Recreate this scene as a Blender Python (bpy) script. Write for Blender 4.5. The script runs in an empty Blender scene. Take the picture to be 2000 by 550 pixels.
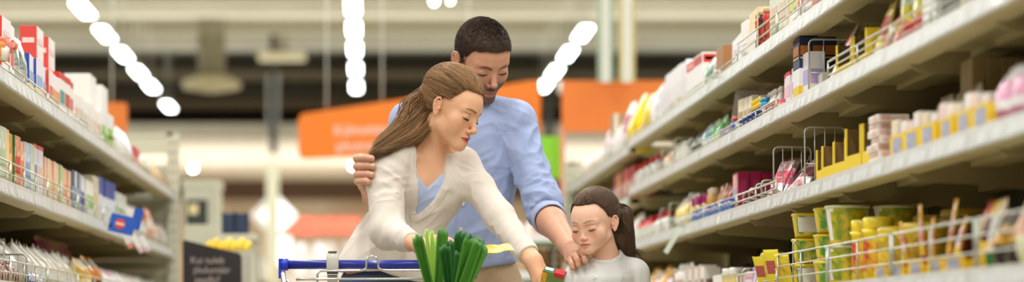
import bpy, bmesh, math, random
import numpy as np
from mathutils import Vector, Matrix
random.seed(7)
RNG = np.random.default_rng(7)
PI = math.pi
FPX, VX, VY, CZ = 4800.0, 715.0, 645.0, 0.82     # focal length in pixels, vanishing point, camera height
COL = bpy.context.scene.collection

def P(px, py, d):
    return np.array([(px-VX)*d/FPX, d, CZ+(VY-py)*d/FPX])

# ---------------------------------------------------------------- materials
MATS = {}
def nmat(name, base, rough=0.5, metal=0.0, noise=None, bump=None, spec=0.5, emit=None, alpha=None, sss=0.0, sheen=0.0, trans=0.0):
    """procedural principled material; noise=(scale, colour2, amount), bump=(scale, strength)"""
    if name in MATS: return MATS[name]
    m = bpy.data.materials.new(name); m.use_nodes = True
    nt = m.node_tree; N = nt.nodes; L = nt.links
    b = N['Principled BSDF']
    b.inputs['Base Color'].default_value = (*base, 1)
    b.inputs['Roughness'].default_value = rough
    b.inputs['Metallic'].default_value = metal
    b.inputs['Specular IOR Level'].default_value = spec
    if trans: b.inputs['Transmission Weight'].default_value = trans
    if alpha is not None: b.inputs['Alpha'].default_value = alpha
    if sheen: b.inputs['Sheen Weight'].default_value = sheen
    if sss:
        b.inputs['Subsurface Weight'].default_value = sss
        b.inputs['Subsurface Radius'].default_value = (0.02, 0.008, 0.004)
        b.inputs['Subsurface Scale'].default_value = 0.5
    if emit:
        b.inputs['Emission Color'].default_value = (*emit[0], 1); b.inputs['Emission Strength'].default_value = emit[1]
    tc = N.new('ShaderNodeTexCoord')
    if noise:
        n = N.new('ShaderNodeTexNoise'); n.inputs['Scale'].default_value = noise[0]; n.inputs['Detail'].default_value = 3
        L.new(tc.outputs['Object'], n.inputs['Vector'])
        mx = N.new('ShaderNodeMix'); mx.data_type = 'RGBA'
        mr = N.new('ShaderNodeMapRange'); mr.inputs['From Min'].default_value = .35; mr.inputs['From Max'].default_value = .65
        mr.inputs['To Max'].default_value = noise[2]
        L.new(n.outputs['Fac'], mr.inputs['Value']); L.new(mr.outputs['Result'], mx.inputs['Factor'])
        mx.inputs['A'].default_value = (*base, 1); mx.inputs['B'].default_value = (*noise[1], 1)
        L.new(mx.outputs['Result'], b.inputs['Base Color'])
    if bump:
        n2 = N.new('ShaderNodeTexNoise'); n2.inputs['Scale'].default_value = bump[0]; n2.inputs['Detail'].default_value = 3
        L.new(tc.outputs['Object'], n2.inputs['Vector'])
        bp = N.new('ShaderNodeBump'); bp.inputs['Strength'].default_value = bump[1]; bp.inputs['Distance'].default_value = 0.002
        L.new(n2.outputs['Fac'], bp.inputs['Height']); L.new(bp.outputs['Normal'], b.inputs['Normal'])
    MATS[name] = m
    return m

def vcol_mat(name, rough=0.5, sss=0.0, bump=None, spec=0.5, sheen=0.0, weave=None):
    if name in MATS: return MATS[name]
    m = bpy.data.materials.new(name); m.use_nodes = True
    nt = m.node_tree; N = nt.nodes; L = nt.links; b = N['Principled BSDF']
    b.inputs['Roughness'].default_value = rough; b.inputs['Specular IOR Level'].default_value = spec
    if sss:
        b.inputs['Subsurface Weight'].default_value = sss
        b.inputs['Subsurface Radius'].default_value = (0.02, 0.008, 0.004); b.inputs['Subsurface Scale'].default_value = 0.4
    if sheen: b.inputs['Sheen Weight'].default_value = sheen
    at = N.new('ShaderNodeAttribute'); at.attribute_name = 'Col'
    src = at.outputs['Color']
    tc = N.new('ShaderNodeTexCoord')
    if weave:
        n = N.new('ShaderNodeTexNoise'); n.inputs['Scale'].default_value = weave[0]; n.inputs['Detail'].default_value = 4
        mp = N.new('ShaderNodeMapping'); mp.inputs['Scale'].default_value = (1, 1, .25)
        L.new(tc.outputs['Object'], mp.inputs['Vector']); L.new(mp.outputs['Vector'], n.inputs['Vector'])
        mr = N.new('ShaderNodeMapRange'); mr.inputs['From Min'].default_value = .3; mr.inputs['From Max'].default_value = .7
        mr.inputs['To Min'].default_value = 1-weave[1]; mr.inputs['To Max'].default_value = 1+weave[1]
        L.new(n.outputs['Fac'], mr.inputs['Value'])
        vm = N.new('ShaderNodeVectorMath'); vm.operation = 'SCALE'
        L.new(src, vm.inputs[0]); L.new(mr.outputs['Result'], vm.inputs['Scale']); src = vm.outputs['Vector']
    L.new(src, b.inputs['Base Color'])
    if bump:
        n2 = N.new('ShaderNodeTexNoise'); n2.inputs['Scale'].default_value = bump[0]; n2.inputs['Detail'].default_value = 3
        L.new(tc.outputs['Object'], n2.inputs['Vector'])
        bp = N.new('ShaderNodeBump'); bp.inputs['Strength'].default_value = bump[1]; bp.inputs['Distance'].default_value = 0.001
        L.new(n2.outputs['Fac'], bp.inputs['Height']); L.new(bp.outputs['Normal'], b.inputs['Normal'])
    MATS[name] = m
    return m

# ---------------------------------------------------------------- objects
def link(o, parent=None):
    COL.objects.link(o)
    if parent is not None: o.parent = parent
    return o

def meta(o, label=None, cat=None, group=None, kind=None):
    if label: o['label'] = label
    if cat: o['category'] = cat
    if group: o['group'] = group
    if kind: o['kind'] = kind
    return o

def empty(name, loc=(0, 0, 0), rz=0.0, **kw):
    o = bpy.data.objects.new(name, None); o.empty_display_size = .05
    o.location = loc; o.rotation_euler = (0, 0, rz)
    link(o); return meta(o, **kw)

class MB:
    """mesh collector: faces with material slots"""
    def __init__(s): s.v = []; s.f = []; s.m = []; s.sm = []; s.mats = []
    def slot(s, mat):
        if mat not in s.mats: s.mats.append(mat)
        return s.mats.index(mat)
    def add(s, verts, faces, mat, smooth=False, M=None):
        k = len(s.v); sl = s.slot(mat)
        for p in verts:
            p = Vector(p)
            if M is not None: p = M @ p
            s.v.append(tuple(p))
        for f in faces:
            s.f.append(tuple(i+k for i in f)); s.m.append(sl); s.sm.append(smooth)
        return s
    def box(s, lo, hi, mat, M=None, mats=None):
        (x0, y0, z0), (x1, y1, z1) = lo, hi
        V = [(x0,y0,z0),(x1,y0,z0),(x1,y1,z0),(x0,y1,z0),(x0,y0,z1),(x1,y0,z1),(x1,y1,z1),(x0,y1,z1)]
        F = [(0,3,2,1),(4,5,6,7),(0,1,5,4),(1,2,6,5),(2,3,7,6),(3,0,4,7)]   # -z +z -y +x +y -x
        s.add(V, F, mat, M=M)
        if mats:
            for i, mm in mats.items(): s.m[len(s.m)-6+i] = s.slot(mm)
        return s
    def tube(s, pts, r, mat, n=6, closed=False, M=None, cap=True):
        pts = [Vector(p) for p in pts]; k = len(pts); V = []; F = []
        rr = r if hasattr(r, '__len__') else [r]*k
        up = None
        for i, p in enumerate(pts):
            if closed: t = pts[(i+1) % k]-pts[i-1]
            else: t = pts[min(i+1, k-1)]-pts[max(i-1, 0)]
            t.normalize()
            if up is None:
                up = Vector((0, 0, 1)) if abs(t.z) < .9 else Vector((1, 0, 0))
            a = t.cross(up)
            if a.length < 1e-6: a = t.cross(Vector((0, 1, 0)))
            a.normalize(); b = a.cross(t); up = b
            for j in range(n):
                th = 2*PI*j/n
                V.append(p+rr[i]*(math.cos(th)*a+math.sin(th)*b))
        for i in range(k if closed else k-1):
            for j in range(n):
                a0 = i*n+j; a1 = i*n+(j+1) % n; b0 = ((i+1) % k)*n+j; b1 = ((i+1) % k)*n+(j+1) % n
                F.append((a0, a1, b1, b0))
        if cap and not closed:
            F.append(tuple(range(n))[::-1]); F.append(tuple((k-1)*n+j for j in range(n)))
        return s.add(V, F, mat, smooth=True, M=M)
    def lathe(s, prof, mat, n=20, M=None, cap=True, mats=None, sx=1.0, sy=1.0):
        V = []; k = len(prof)
        for (r, z) in prof:
            for j in range(n):
                th = 2*PI*j/n; V.append((r*sx*math.cos(th), r*sy*math.sin(th), z))
        base = len(s.f)
        for i in range(k-1):
            mm = mats[i] if mats else mat
            F = [(i*n+j, i*n+(j+1) % n, (i+1)*n+(j+1) % n, (i+1)*n+j) for j in range(n)]
            if i == 0: s.add(V, F, mm, smooth=True, M=M); off = len(s.v)-len(V)
            else:
                sl = s.slot(mm)
                for f in F: s.f.append(tuple(q+off for q in f)); s.m.append(sl); s.sm.append(True)
        if cap:
            sl = s.slot(mats[0] if mats else mat)
            s.f.append(tuple(off+j for j in range(n))[::-1]); s.m.append(sl); s.sm.append(False)
            sl = s.slot(mats[-1] if mats else mat)
            s.f.append(tuple(off+(k-1)*n+j for j in range(n))); s.m.append(sl); s.sm.append(False)
        return s
    def mesh(s, name):
        me = bpy.data.meshes.new(name); me.from_pydata(s.v, [], s.f)
        for m in s.mats: me.materials.append(m)
        me.polygons.foreach_set('material_index', s.m); me.polygons.foreach_set('use_smooth', s.sm)
        me.update(); return me
    def build(s, name, parent=None, loc=None, bevel=0, **kw):
        o = bpy.data.objects.new(name, s.mesh(name)); link(o, parent)
        if loc is not None: o.location = loc
        if bevel:
            md = o.modifiers.new('bevel', 'BEVEL'); md.width = bevel; md.segments = 2; md.limit_method = 'ANGLE'
        return meta(o, **kw)

def text_obj(body, name, mat, size, loc, rot, parent=None, extrude=0.001, align='CENTER', space=1.0):
    cu = bpy.data.curves.new(name, 'FONT'); cu.body = body; cu.size = size; cu.extrude = extrude
    cu.align_x = align; cu.align_y = 'CENTER'; cu.space_character = space
    t = bpy.data.objects.new('text_source', cu); COL.objects.link(t); bpy.context.view_layer.update()
    me = bpy.data.meshes.new_from_object(t.evaluated_get(bpy.context.evaluated_depsgraph_get())); me.name = name
    bpy.data.objects.remove(t); bpy.data.curves.remove(cu); me.materials.clear(); me.materials.append(mat)
    o = bpy.data.objects.new(name, me); link(o, parent); o.location = loc; o.rotation_euler = rot
    return o

# ---------------------------------------------------------------- noise
_perm = RNG.permutation(256).astype(np.int64); _perm = np.concatenate([_perm, _perm, _perm])
_val = RNG.uniform(-1, 1, 256).astype(np.float32)
def noise3(p):
    i = np.floor(p).astype(np.int64); f = p-i; f = f*f*(3-2*f); i &= 255
    def h(a, b, c): return _val[_perm[_perm[_perm[(i[:,0]+a) & 255]+((i[:,1]+b) & 255)]+((i[:,2]+c) & 255)] & 255]
    x, y, z = f[:,0], f[:,1], f[:,2]
    l = lambda a, b, t: a+(b-a)*t
    return l(l(l(h(0,0,0), h(1,0,0), x), l(h(0,1,0), h(1,1,0), x), y),
             l(l(h(0,0,1), h(1,0,1), x), l(h(0,1,1), h(1,1,1), x), y), z)
def sstep(a, b, x):
    t = np.clip((x-a)/(b-a), 0, 1); return t*t*(3-2*t)

# ---------------------------------------------------------------- signed distance modelling
class Prim:
    def __init__(s, f, lo, hi, k=0.01, op='u'): s.f = f; s.lo = np.array(lo, float); s.hi = np.array(hi, float); s.k = k; s.op = op
def cone(a, b, ra, rb=None, k=0.01, op='u', flat=None):
    a = np.array(a, float); b = np.array(b, float); rb = ra if rb is None else rb
    ab = b-a; L2 = float(ab@ab)+1e-12; rm = max(ra, rb)
    def f(p):
        t = np.clip(((p-a)@ab)/L2, 0, 1); q = p-a-t[:,None]*ab
        return np.sqrt((q*q).sum(1))-(ra+t*(rb-ra))
    return Prim(f, np.minimum(a, b)-rm, np.maximum(a, b)+rm, k, op)
def ell(c, r, k=0.01, op='u', R=None):
    c = np.array(c, float); r = np.array(r, float); rm = r.max()
    def f(p):
        q = p-c
        if R is not None: q = q@R
        k0 = np.sqrt(((q/r)**2).sum(1)); k1 = np.sqrt(((q/(r*r))**2).sum(1))+1e-9
        return k0*(k0-1)/k1
    lo = c-rm; hi = c+rm
    if R is None: lo = c-r; hi = c+r
    return Prim(f, lo, hi, k, op)
def chain(pts, rs, k=0.01):
    return [cone(pts[i], pts[i+1], rs[i], rs[i+1], k) for i in range(len(pts)-1)]
def evalp(prims, p, far=0.08, margin=0.02):
    d = np.full(len(p), far, np.float64)
    for q in prims:
        m = margin+q.k
        w = np.where(((p > q.lo-m) & (p < q.hi+m)).all(1))[0]
        if len(w) == 0: continue
        b = q.f(p[w]); a = d[w]; k = q.k
        if q.op == 'u':
            h = np.clip(.5+.5*(a-b)/k, 0, 1); d[w] = a+(b-a)*h-k*h*(1-h)
        elif q.op == 's':
            h = np.clip(.5-.5*(a+b)/k, 0, 1); d[w] = a+(-b-a)*h+k*h*(1-h)
    return d
def frame(fwd, up):
    f = np.array(fwd, float); f /= np.linalg.norm(f); u = np.array(up, float); u = u-(u@f)*f; u /= np.linalg.norm(u)
    return np.stack([np.cross(f, u), f, u], 1)           # columns: right, forward, up
def placed(prims, R, o, s=1.0, k=0.01):
    """a group of local prims as ONE world prim"""
    lo = np.min([q.lo for q in prims if q.op == 'u'], 0); hi = np.max([q.hi for q in prims if q.op == 'u'], 0)
    C = np.array([[x, y, z] for x in (lo[0], hi[0]) for y in (lo[1], hi[1]) for z in (lo[2], hi[2])])*s@R.T+o
    return Prim(lambda p: s*evalp(prims, (p-o)@R/s), C.min(0), C.max(0), k)

def polygonize(fn, lo, hi, res):
    """surface nets over a sparsely evaluated grid"""
    B = 6; lo = np.array(lo, float); hi = np.array(hi, float)
    nb = np.ceil((hi-lo)/(res*B)).astype(int)+1; n = nb*B
    g = [lo[i]+res*B*(np.arange(nb[i])+.5)-res*.5 for i in range(3)]
    X = np.stack(np.meshgrid(*g, indexing='ij'), -1).reshape(-1, 3)
    dc = fn(X).reshape(nb)
    D = np.repeat(np.repeat(np.repeat(dc, B, 0), B, 1), B, 2).astype(np.float32)
    act = np.argwhere(np.abs(dc) < res*B*1.25+.004)
    o = np.stack(np.meshgrid(*[np.arange(B)]*3, indexing='ij'), -1).reshape(-1, 3)
    for s in range(0, len(act), 1500):
        idx = (act[s:s+1500, None, :]*B+o[None]).reshape(-1, 3)
        D[idx[:,0], idx[:,1], idx[:,2]] = fn(lo+idx*res)
    ins = D < 0
    c = np.zeros(np.array(D.shape)-1, np.uint8)
    for dx in (0, 1):
        for dy in (0, 1):
            for dz in (0, 1): c += ins[dx:n[0]-1+dx, dy:n[1]-1+dy, dz:n[2]-1+dz]
    cells = np.argwhere((c > 0) & (c < 8)); vid = np.full(c.shape, -1, np.int64); vid[tuple(cells.T)] = np.arange(len(cells))
    acc = np.zeros((len(cells), 3)); cnt = np.zeros(len(cells))
    for ax in range(3):
        for u in (0, 1):
            for v in (0, 1):
                a = np.zeros(3, int); a[(ax+1) % 3] = u; a[(ax+2) % 3] = v; b = a.copy(); b[ax] = 1
                A = cells+a; Bc = cells+b
                da = D[tuple(A.T)].astype(float); db = D[tuple(Bc.T)].astype(float)
                m = (da < 0) != (db < 0); t = np.where(m, da/np.where(m, da-db, 1), 0)
                acc += np.where(m[:, None], a+t[:, None]*(b-a), 0); cnt += m
    V = lo+res*(cells+acc/cnt[:, None])
    Q = []
    for ax in range(3):
        sl0 = [slice(None)]*3; sl1 = [slice(None)]*3; sl0[ax] = slice(0, -1); sl1[ax] = slice(1, None)
        a = ins[tuple(sl0)]; b = ins[tuple(sl1)]; e = np.argwhere(a != b)
        u, v = (ax+1) % 3, (ax+2) % 3
        e = e[(e[:,u] > 0) & (e[:,v] > 0) & (e[:,u] < n[u]-1) & (e[:,v] < n[v]-1)]
        flip = a[tuple(e.T)]
        q = []
        for du, dv in ((-1,-1), (0,-1), (0,0), (-1,0)):
            w = e.copy(); w[:,u] += du; w[:,v] += dv; q.append(vid[tuple(w.T)])
        q = np.stack(q, 1); q[~flip] = q[~flip][:, ::-1]; Q.append(q)
    Q = np.concatenate(Q); Q = Q[(Q >= 0).all(1)]
    return V, Q

def vnormals(V, Q):
    n = np.cross(V[Q[:,2]]-V[Q[:,0]], V[Q[:,3]]-V[Q[:,1]])
    N = np.zeros_like(V)
    for i in range(4): np.add.at(N, Q[:,i], n)
    return N/(np.linalg.norm(N, axis=1)[:, None]+1e-12)

def relax(V, Q, it=2, f=.5):
    for _ in range(it):
        A = np.zeros_like(V); c = np.zeros(len(V))
        for i in range(4):
            np.add.at(A, Q[:,i], V[Q[:,(i+1) % 4]]+V[Q[:,i-1]]); np.add.at(c, Q[:,i], 2)
        V = V+f*(A/np.maximum(c, 1)[:, None]-V)
    return V

def merge(parts):
    Vs = []; Qs = []; Cs = []; k = 0
    for V, Q, C in parts: Vs.append(V); Qs.append(Q+k); Cs.append(C); k += len(V)
    return np.concatenate(Vs), np.concatenate(Qs), np.concatenate(Cs)

def np_obj(name, V, Q, C, mat, parent=None):
    me = bpy.data.meshes.new(name)
    me.vertices.add(len(V)); me.vertices.foreach_set('co', V.astype(np.float32).ravel())
    k = Q.shape[1]
    me.loops.add(len(Q)*k); me.loops.foreach_set('vertex_index', Q.astype(np.int32).ravel())
    me.polygons.add(len(Q)); me.polygons.foreach_set('loop_start', np.arange(0, len(Q)*k, k, dtype=np.int32))
    me.polygons.foreach_set('use_smooth', np.ones(len(Q), bool))
    me.materials.append(mat); me.update(calc_edges=True)
    if C is not None:
        at = me.color_attributes.new('Col', 'FLOAT_COLOR', 'POINT')
        at.data.foreach_set('color', np.concatenate([C, np.ones((len(C), 1))], 1).astype(np.float32).ravel())
    o = bpy.data.objects.new(name, me); return link(o, parent)

def strands(curves, rad, cols, n=3):
    """curves (S,K,3) -> thin tapered tubes"""
    S, K, _ = curves.shape
    T = np.gradient(curves, axis=1); T /= np.linalg.norm(T, axis=2)[..., None]+1e-9
    A = np.cross(T, np.array([.3, .5, .81])); A /= np.linalg.norm(A, axis=2)[..., None]+1e-9; Bn = np.cross(T, A)
    t = np.linspace(0, 1, K); w = rad*np.clip(1.15-t**3, .15, 1)
    rings = [curves+w[None, :, None]*(math.cos(2*PI*j/n)*A+math.sin(2*PI*j/n)*Bn) for j in range(n)]
    V = np.stack(rings, 2).reshape(-1, 3)
    s, k, j = np.meshgrid(np.arange(S), np.arange(K-1), np.arange(n), indexing='ij')
    b = (s*K+k)*n
    Q = np.stack([b+j, b+(j+1) % n, b+n+(j+1) % n, b+n+j], -1).reshape(-1, 4)
    C = np.repeat(np.repeat(cols[:, None], K, 1), n, 1).reshape(-1, 3)
    return V, Q, C
# ================================================================ people
def head_prims_(fem=1.0, child=0.0, open_mouth=0.0, fat=0.0):
    """head in its own frame: x = person's right, y = forward, z = up; about .235 tall"""
    jw = .047 + .004*(1-fem); q = []
    q += [ell((0,-.012,.030), (.0735,.094,.086), .001), ell((0,.025,.028), (.060,.064,.060), .02)]
    q += [ell((0,.020,-.028), (.056,.060,.068), .02)]
    for s in (-1, 1):
        q += [ell((s*.040,.050,-.020), (.022,.020,.020), .022),
              cone((s*jw,.000,-.050-.006*(1-fem)), (s*.012,.066,-.091), .018, .015, .022),
              ell((s*.036,.048,-.042), (.020+.006*child,.022,.024), .02)]
    q += [ell((0,.070,-.090), (.016+.004*(1-fem),.017,.015), .016), ell((0,.062,-.062), (.028,.026,.026), .018)]
    for s in (-1, 1):
        q.append(cone((s*.012,.078,.019), (s*.043,.063,.020), .009, .008, .014))
    for s in (-1, 1): q.append(ell((s*.031,.091,.001), (.018,.014,.012), .012, 's'))
    for s in (-1, 1): q.append(ell((s*.031,.0655,-.0005), (.0165,.0155,.0142), .005))
    for s in (-1, 1):   # lower lid fold and upper crease
        q.append(cone((s*.020,.0775,-.0085), (s*.043,.071,-.0075), .0022, .0018, .004))
        q.append(cone((s*.019,.0805,.0095), (s*.044,.0725,.0085), .0016, .0014, .003, 's'))
    ns = 1.0-.22*child
    tip = .104-.010*child
    q += [cone((0,.079,.012), (0,tip-.006,-.031), .0065, .0088, .010), ell((0,tip-.003,-.0355), (.0088,.0085,.0078), .006)]
    for s in (-1, 1):
        q += [ell((s*.0118*ns,.0885,-.0405), (.0062,.0085,.0065), .005)]
    for s in (-1, 1): q.append(ell((s*.0062,.0935,-.0468), (.0030,.0045,.0030), .003, 's'))
    for s in (-1, 1):
        q += [cone((s*.021,.0755,-.0640), (s*.005,.0895,-.0598), .0028, .0050, .005),
              cone((s*.019,.0760,-.0675), (s*.003,.0870,-.0715-.004*open_mouth), .0030, .0066, .005)]
    q.append(ell((0,.0965,-.0655-.001*open_mouth), (.019,.011,.0011+.0032*open_mouth), .0016, 's'))
    for s in (-1, 1):
        q.append(cone((s*.006,.0915,-.0655), (s*.024,.0800,-.0645), .0010, .0008, .002, 's'))
    for s in (-1, 1):   # ears: rim, plate, inner fold, tragus, lobe
        a = .42; n = np.array((math.cos(a), s*math.sin(a)*s, 0))*np.array((s, 1, 1)); b = np.array((s*math.sin(a), -math.cos(a), 0)); c = np.array((s*.0765, -.004, -.004))
        E = lambda u, v, w=0.0: c+b*u+n*w+np.array((0, 0, v))
        rim = [(-.004,.010,.001), (-.003,.021,.003), (.004,.028,.005), (.012,.026,.0065), (.017,.015,.007), (.016,.001,.006), (.011,-.012,.004), (.006,-.021,.002)]
        q += [cone(E(*rim[i]), E(*rim[i+1]), .0030, .0030, .002) for i in range(len(rim)-1)]
        q += [cone(E(.006,-.020,.001), E(.001,-.027,.000), .0046, .0050, .004), cone(E(.002,-.024,0), E(-.003,-.016,-.002), .0042, .004, .004)]
        Re = np.stack([n, b, np.array((0, 0, 1.))], 1)
        q += [ell(E(.006,.003,-.0022), (.0030,.0120,.0250), .002, R=Re)]
        q += [cone(E(.004,.018,.000), E(.007,-.012,.0), .0030, .0030, .004), cone(E(.010,.014,.002), E(.009,-.004,.001), .0028, .0028, .004), cone(E(-.001,.012,-.003), E(.002,-.014,-.002), .006, .006, .004)]
        q += [cone(E(.0095,.016,.0035), E(.0105,.003,.004), .0018, .0020, .003), cone(E(.0105,.003,.004), E(.006,-.009,.0035), .0020, .0020, .003)]
        q += [ell(E(-.004,-.002,.003), (.0030,.0040,.0055), .003)]
    return q

def head_prims(child=0.0, **kw):
    q = head_prims_(child=child, **kw)
    if child:
        for e in q:
            f0 = e.f; e.f = (lambda f0: lambda p: f0(np.stack([p[:,0], p[:,1], np.where(p[:,2] < 0, p[:,2]/CHILD_SQ, p[:,2])], 1)))(f0)
            e.lo = e.lo*np.array((1, 1, 1.)); e.lo[2] *= CHILD_SQ if e.lo[2] < 0 else 1; e.hi = e.hi.copy(); e.hi[2] *= CHILD_SQ if e.hi[2] < 0 else 1
    return q
CHILD_SQ = .86
def put_head(R, s, local, px, py, d):
    """where the head frame sits so that a point of the head is seen at a given place"""
    return P(px, py, d)-s*(R@np.array(local))

def head_paint(L, skin, lip, brow, lash, beard=None, blush=.5, thick=1.0, browz=0.0, slit=1.0):
    """real pigment of the face in head coordinates"""
    n = len(L); x = np.abs(L[:,0]); y = L[:,1]; z = L[:,2]
    C = np.tile(np.array(skin, float), (n, 1))
    def mixin(w, c): 
        w = np.clip(w, 0, 1)[:, None]; C[:] = C*(1-w)+np.array(c, float)*w
    red = np.array(skin)*np.array([1.02, .72, .66])
    b = np.exp(-(((x-.040)/.018)**2+((z+.028)/.016)**2))*(y > .02)
    mixin(b*blush, red)
    mixin(np.exp(-((x/.014)**2+((z+.038)/.010)**2))*.35*(y > .07), red)
    mixin(np.exp(-((x-.079)/.008)**2)*.35*(np.abs(y+.006) < .03)*(z > -.04), red)
    fr = y > .045
    if beard is not None:
        w = sstep(-.030, -.052, z-.25*np.clip(y-.03, -1, .02))*sstep(-.03, .01, y)*fr
        w = np.maximum(w, sstep(.058, .066, x)*sstep(.0, -.03, z)*(y > -.0)*(y < .045))
        w = np.maximum(w, sstep(-.046, -.050, z)*(y > .06)*1.0)
        w = np.maximum(w, sstep(-.062, -.078, z)*sstep(-.02, .02, y)); nn = .85+.25*noise3(L*900)
        mixin(w*nn*.9, beard)
    up = -.0565-.0030*np.exp(-(x/.0035)**2)*-1.0 - .0085*(x/.025)**2
    lo = -.0785+.0115*(x/.0235)**2
    w = sstep(0, .0012, up-z)*sstep(0, .0012, z-lo)*(x < .0245)*(y > .07)
    mixin(w, lip)
    mz = np.abs(z+.0657); mixin(sstep(.0018, .0008, mz)*(x < .022)*(y > .068)*(y < .0875)*.7, np.array(lip)*.25)
    bz = .0205+browz+.0055*np.sin(np.clip((x-.010)/.036, 0, 1)*PI*.75); th = (.0030*thick)*sstep(.050, .030, x)*.8+.0008
    w = sstep(th*1.35, th*.55, np.abs(z-bz))*sstep(.009, .014, x)*sstep(.051, .046, x)*(y > .04)
    mixin(w*(.75+.12*noise3(L*500)), brow)
    lz = -.0062-.0030*(1-((x-.031)/.0145)**2)
    w = sstep(.0016, .0006, np.abs(z-lz))*sstep(.0155, .0140, np.abs(x-.0315))*(y > .05)
    mixin(w, lash)
    g = lz+.0013*slit; w = sstep(.0019, .0010, np.abs(z-g))*sstep(.0105, .0085, np.abs(x-.031))*(y > .05)*(slit > 0)
    mixin(w, np.array(lash)*1.4)
    return C

def lash_mesh(R, o, s, mat, parent, org, length=.006):
    for sx in (-1, 1):
        mb = MB()
        for i in range(25):
            u = (i-12)/12; x = .0315+u*.0138
            z = -.0062-.0030*(1-u*u); dy = math.sqrt(max(.0, 1-(u*.80)**2))
            y = .0655+.0150*dy*.98
            a = np.array((sx*x, y-.001, z)); out = np.array((sx*u*.45, .8, -.75)); out /= np.linalg.norm(out)
            b = a+out*length*.55; c = b+np.array((sx*u*.4, .8, -.1))*length*.5
            pts = [s*(R@p)+o-org for p in (a, b, c)]
            mb.tube(pts, [.00045*s, .0004*s, .00015*s], mat, n=3)
        mb.build('eyelashes', parent)

def limb_paint(V, skin):
    n = .5+.5*noise3(V*60)
    return np.array(skin)[None]*(.96+.06*n[:, None])

def finger(pts, r0, r1, k=.004):
    rs = np.linspace(r0, r1, len(pts)); return chain(pts, rs, k)

def wrinkle(V, N, fields):
    """displace along the normal; fields: (centre, radius, dir along the fold, across-frequency, amplitude)"""
    D = np.zeros(len(V))
    for c, r, d, fq, amp in fields:
        c = np.array(c); w = np.exp(-(((V-c)/r)**2).sum(1)); m = w > .02
        if not m.any(): continue
        d = np.array(d, float); d /= np.linalg.norm(d)
        q = (V[m]-c); al = q@d; q = (q-.93*al[:, None]*d)*fq*.85
        n = noise3(q+17.3*fq) ; n = 1-2*np.abs(n)**.8
        D[m] += amp*w[m]*n
    return V+N*D[:, None]

def hair_vol(V, N, amp, dirs, fq=260):
    return V

def garment(name, prims, lo, hi, res, color, mat, parent, org, wr=(), post=None, cut=None):
    fn = (lambda p: cut(p, evalp(prims, p))) if cut else (lambda p: evalp(prims, p))
    V, Q = polygonize(fn, lo, hi, res); V = relax(V, Q)
    N = vnormals(V, Q)
    if post: V = post(V, N); N = vnormals(V, Q)
    if wr: V = wrinkle(V, N, wr)
    C = np.tile(np.array(color, float), (len(V), 1)) if not callable(color) else color(V)
    return np_obj(name, V-org, Q, C, mat, parent)

def slerp(a, b, t):
    a = a/np.linalg.norm(a, axis=-1, keepdims=True); b = b/np.linalg.norm(b, axis=-1, keepdims=True)
    om = np.arccos(np.clip((a*b).sum(-1, keepdims=True), -1, .9999)); so = np.sin(om)+1e-6
    return (np.sin((1-t)*om)*a+np.sin(t*om)*b)/so

SKIN = vcol_mat('skin', .50, sss=.05, bump=(500, .15), spec=.35)
HAIR = vcol_mat('hair', .52, spec=.25)
LASH = nmat('lash_black', (.012, .008, .006), .6)
def bez(p0, p1, p2, p3, t):
    t = t[..., None]; return (1-t)**3*p0+3*(1-t)**2*t*p1+3*(1-t)*t*t*p2+t**3*p3

def person_root(px, d, label):
    o = empty('person', (P(px, 600, d)[0], d, 0), label=label, cat='person'); return o, np.array(o.location)

def drape(cu, hv, off):
    """lay strand points on the hair volume, off metres above it"""
    sh = cu.shape; q = cu.reshape(-1, 3).copy(); c = np.array((0, -.014, .030))
    for _ in range(3):
        d = evalp(hv, q, far=.2, margin=.1); r = q-c; r /= np.linalg.norm(r, axis=1)[:, None]; q += r*(off.reshape(-1)-d)[:, None]*.95
    return q.reshape(sh)

def legs(hip, dx, foot_y, fwd, r=(.085, .055, .038), knee_bend=.03, hipz=None):
    """two legs with shoes blocked in, down to the floor; returns (leg prims, shoe prims)"""
    L = []; S = []
    fwd = np.array(fwd, float); side = np.array((-fwd[1], fwd[0], 0))
    for s in (-1, 1):
        h = hip+side*s*dx; an = np.array([h[0], foot_y, .09])+side*s*.02; kn = (h+an)/2+fwd*knee_bend; kn[2] = an[2]+(h[2]-an[2])*.47
        L += [cone(h, kn, r[0], r[1], .02), cone(kn, an, r[1], r[2], .02)]
        S += [cone(an+[0, 0, -.045], an+fwd*.13+[0, 0, -.055], .038, .034, .01), cone(an-fwd*.04+[0, 0, -.05], an+fwd*.05+[0, 0, -.02], .036, .03, .01)]
    return L, S
def shoe_cut(p, d): return np.maximum(d, .003-p[:,2])

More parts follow.
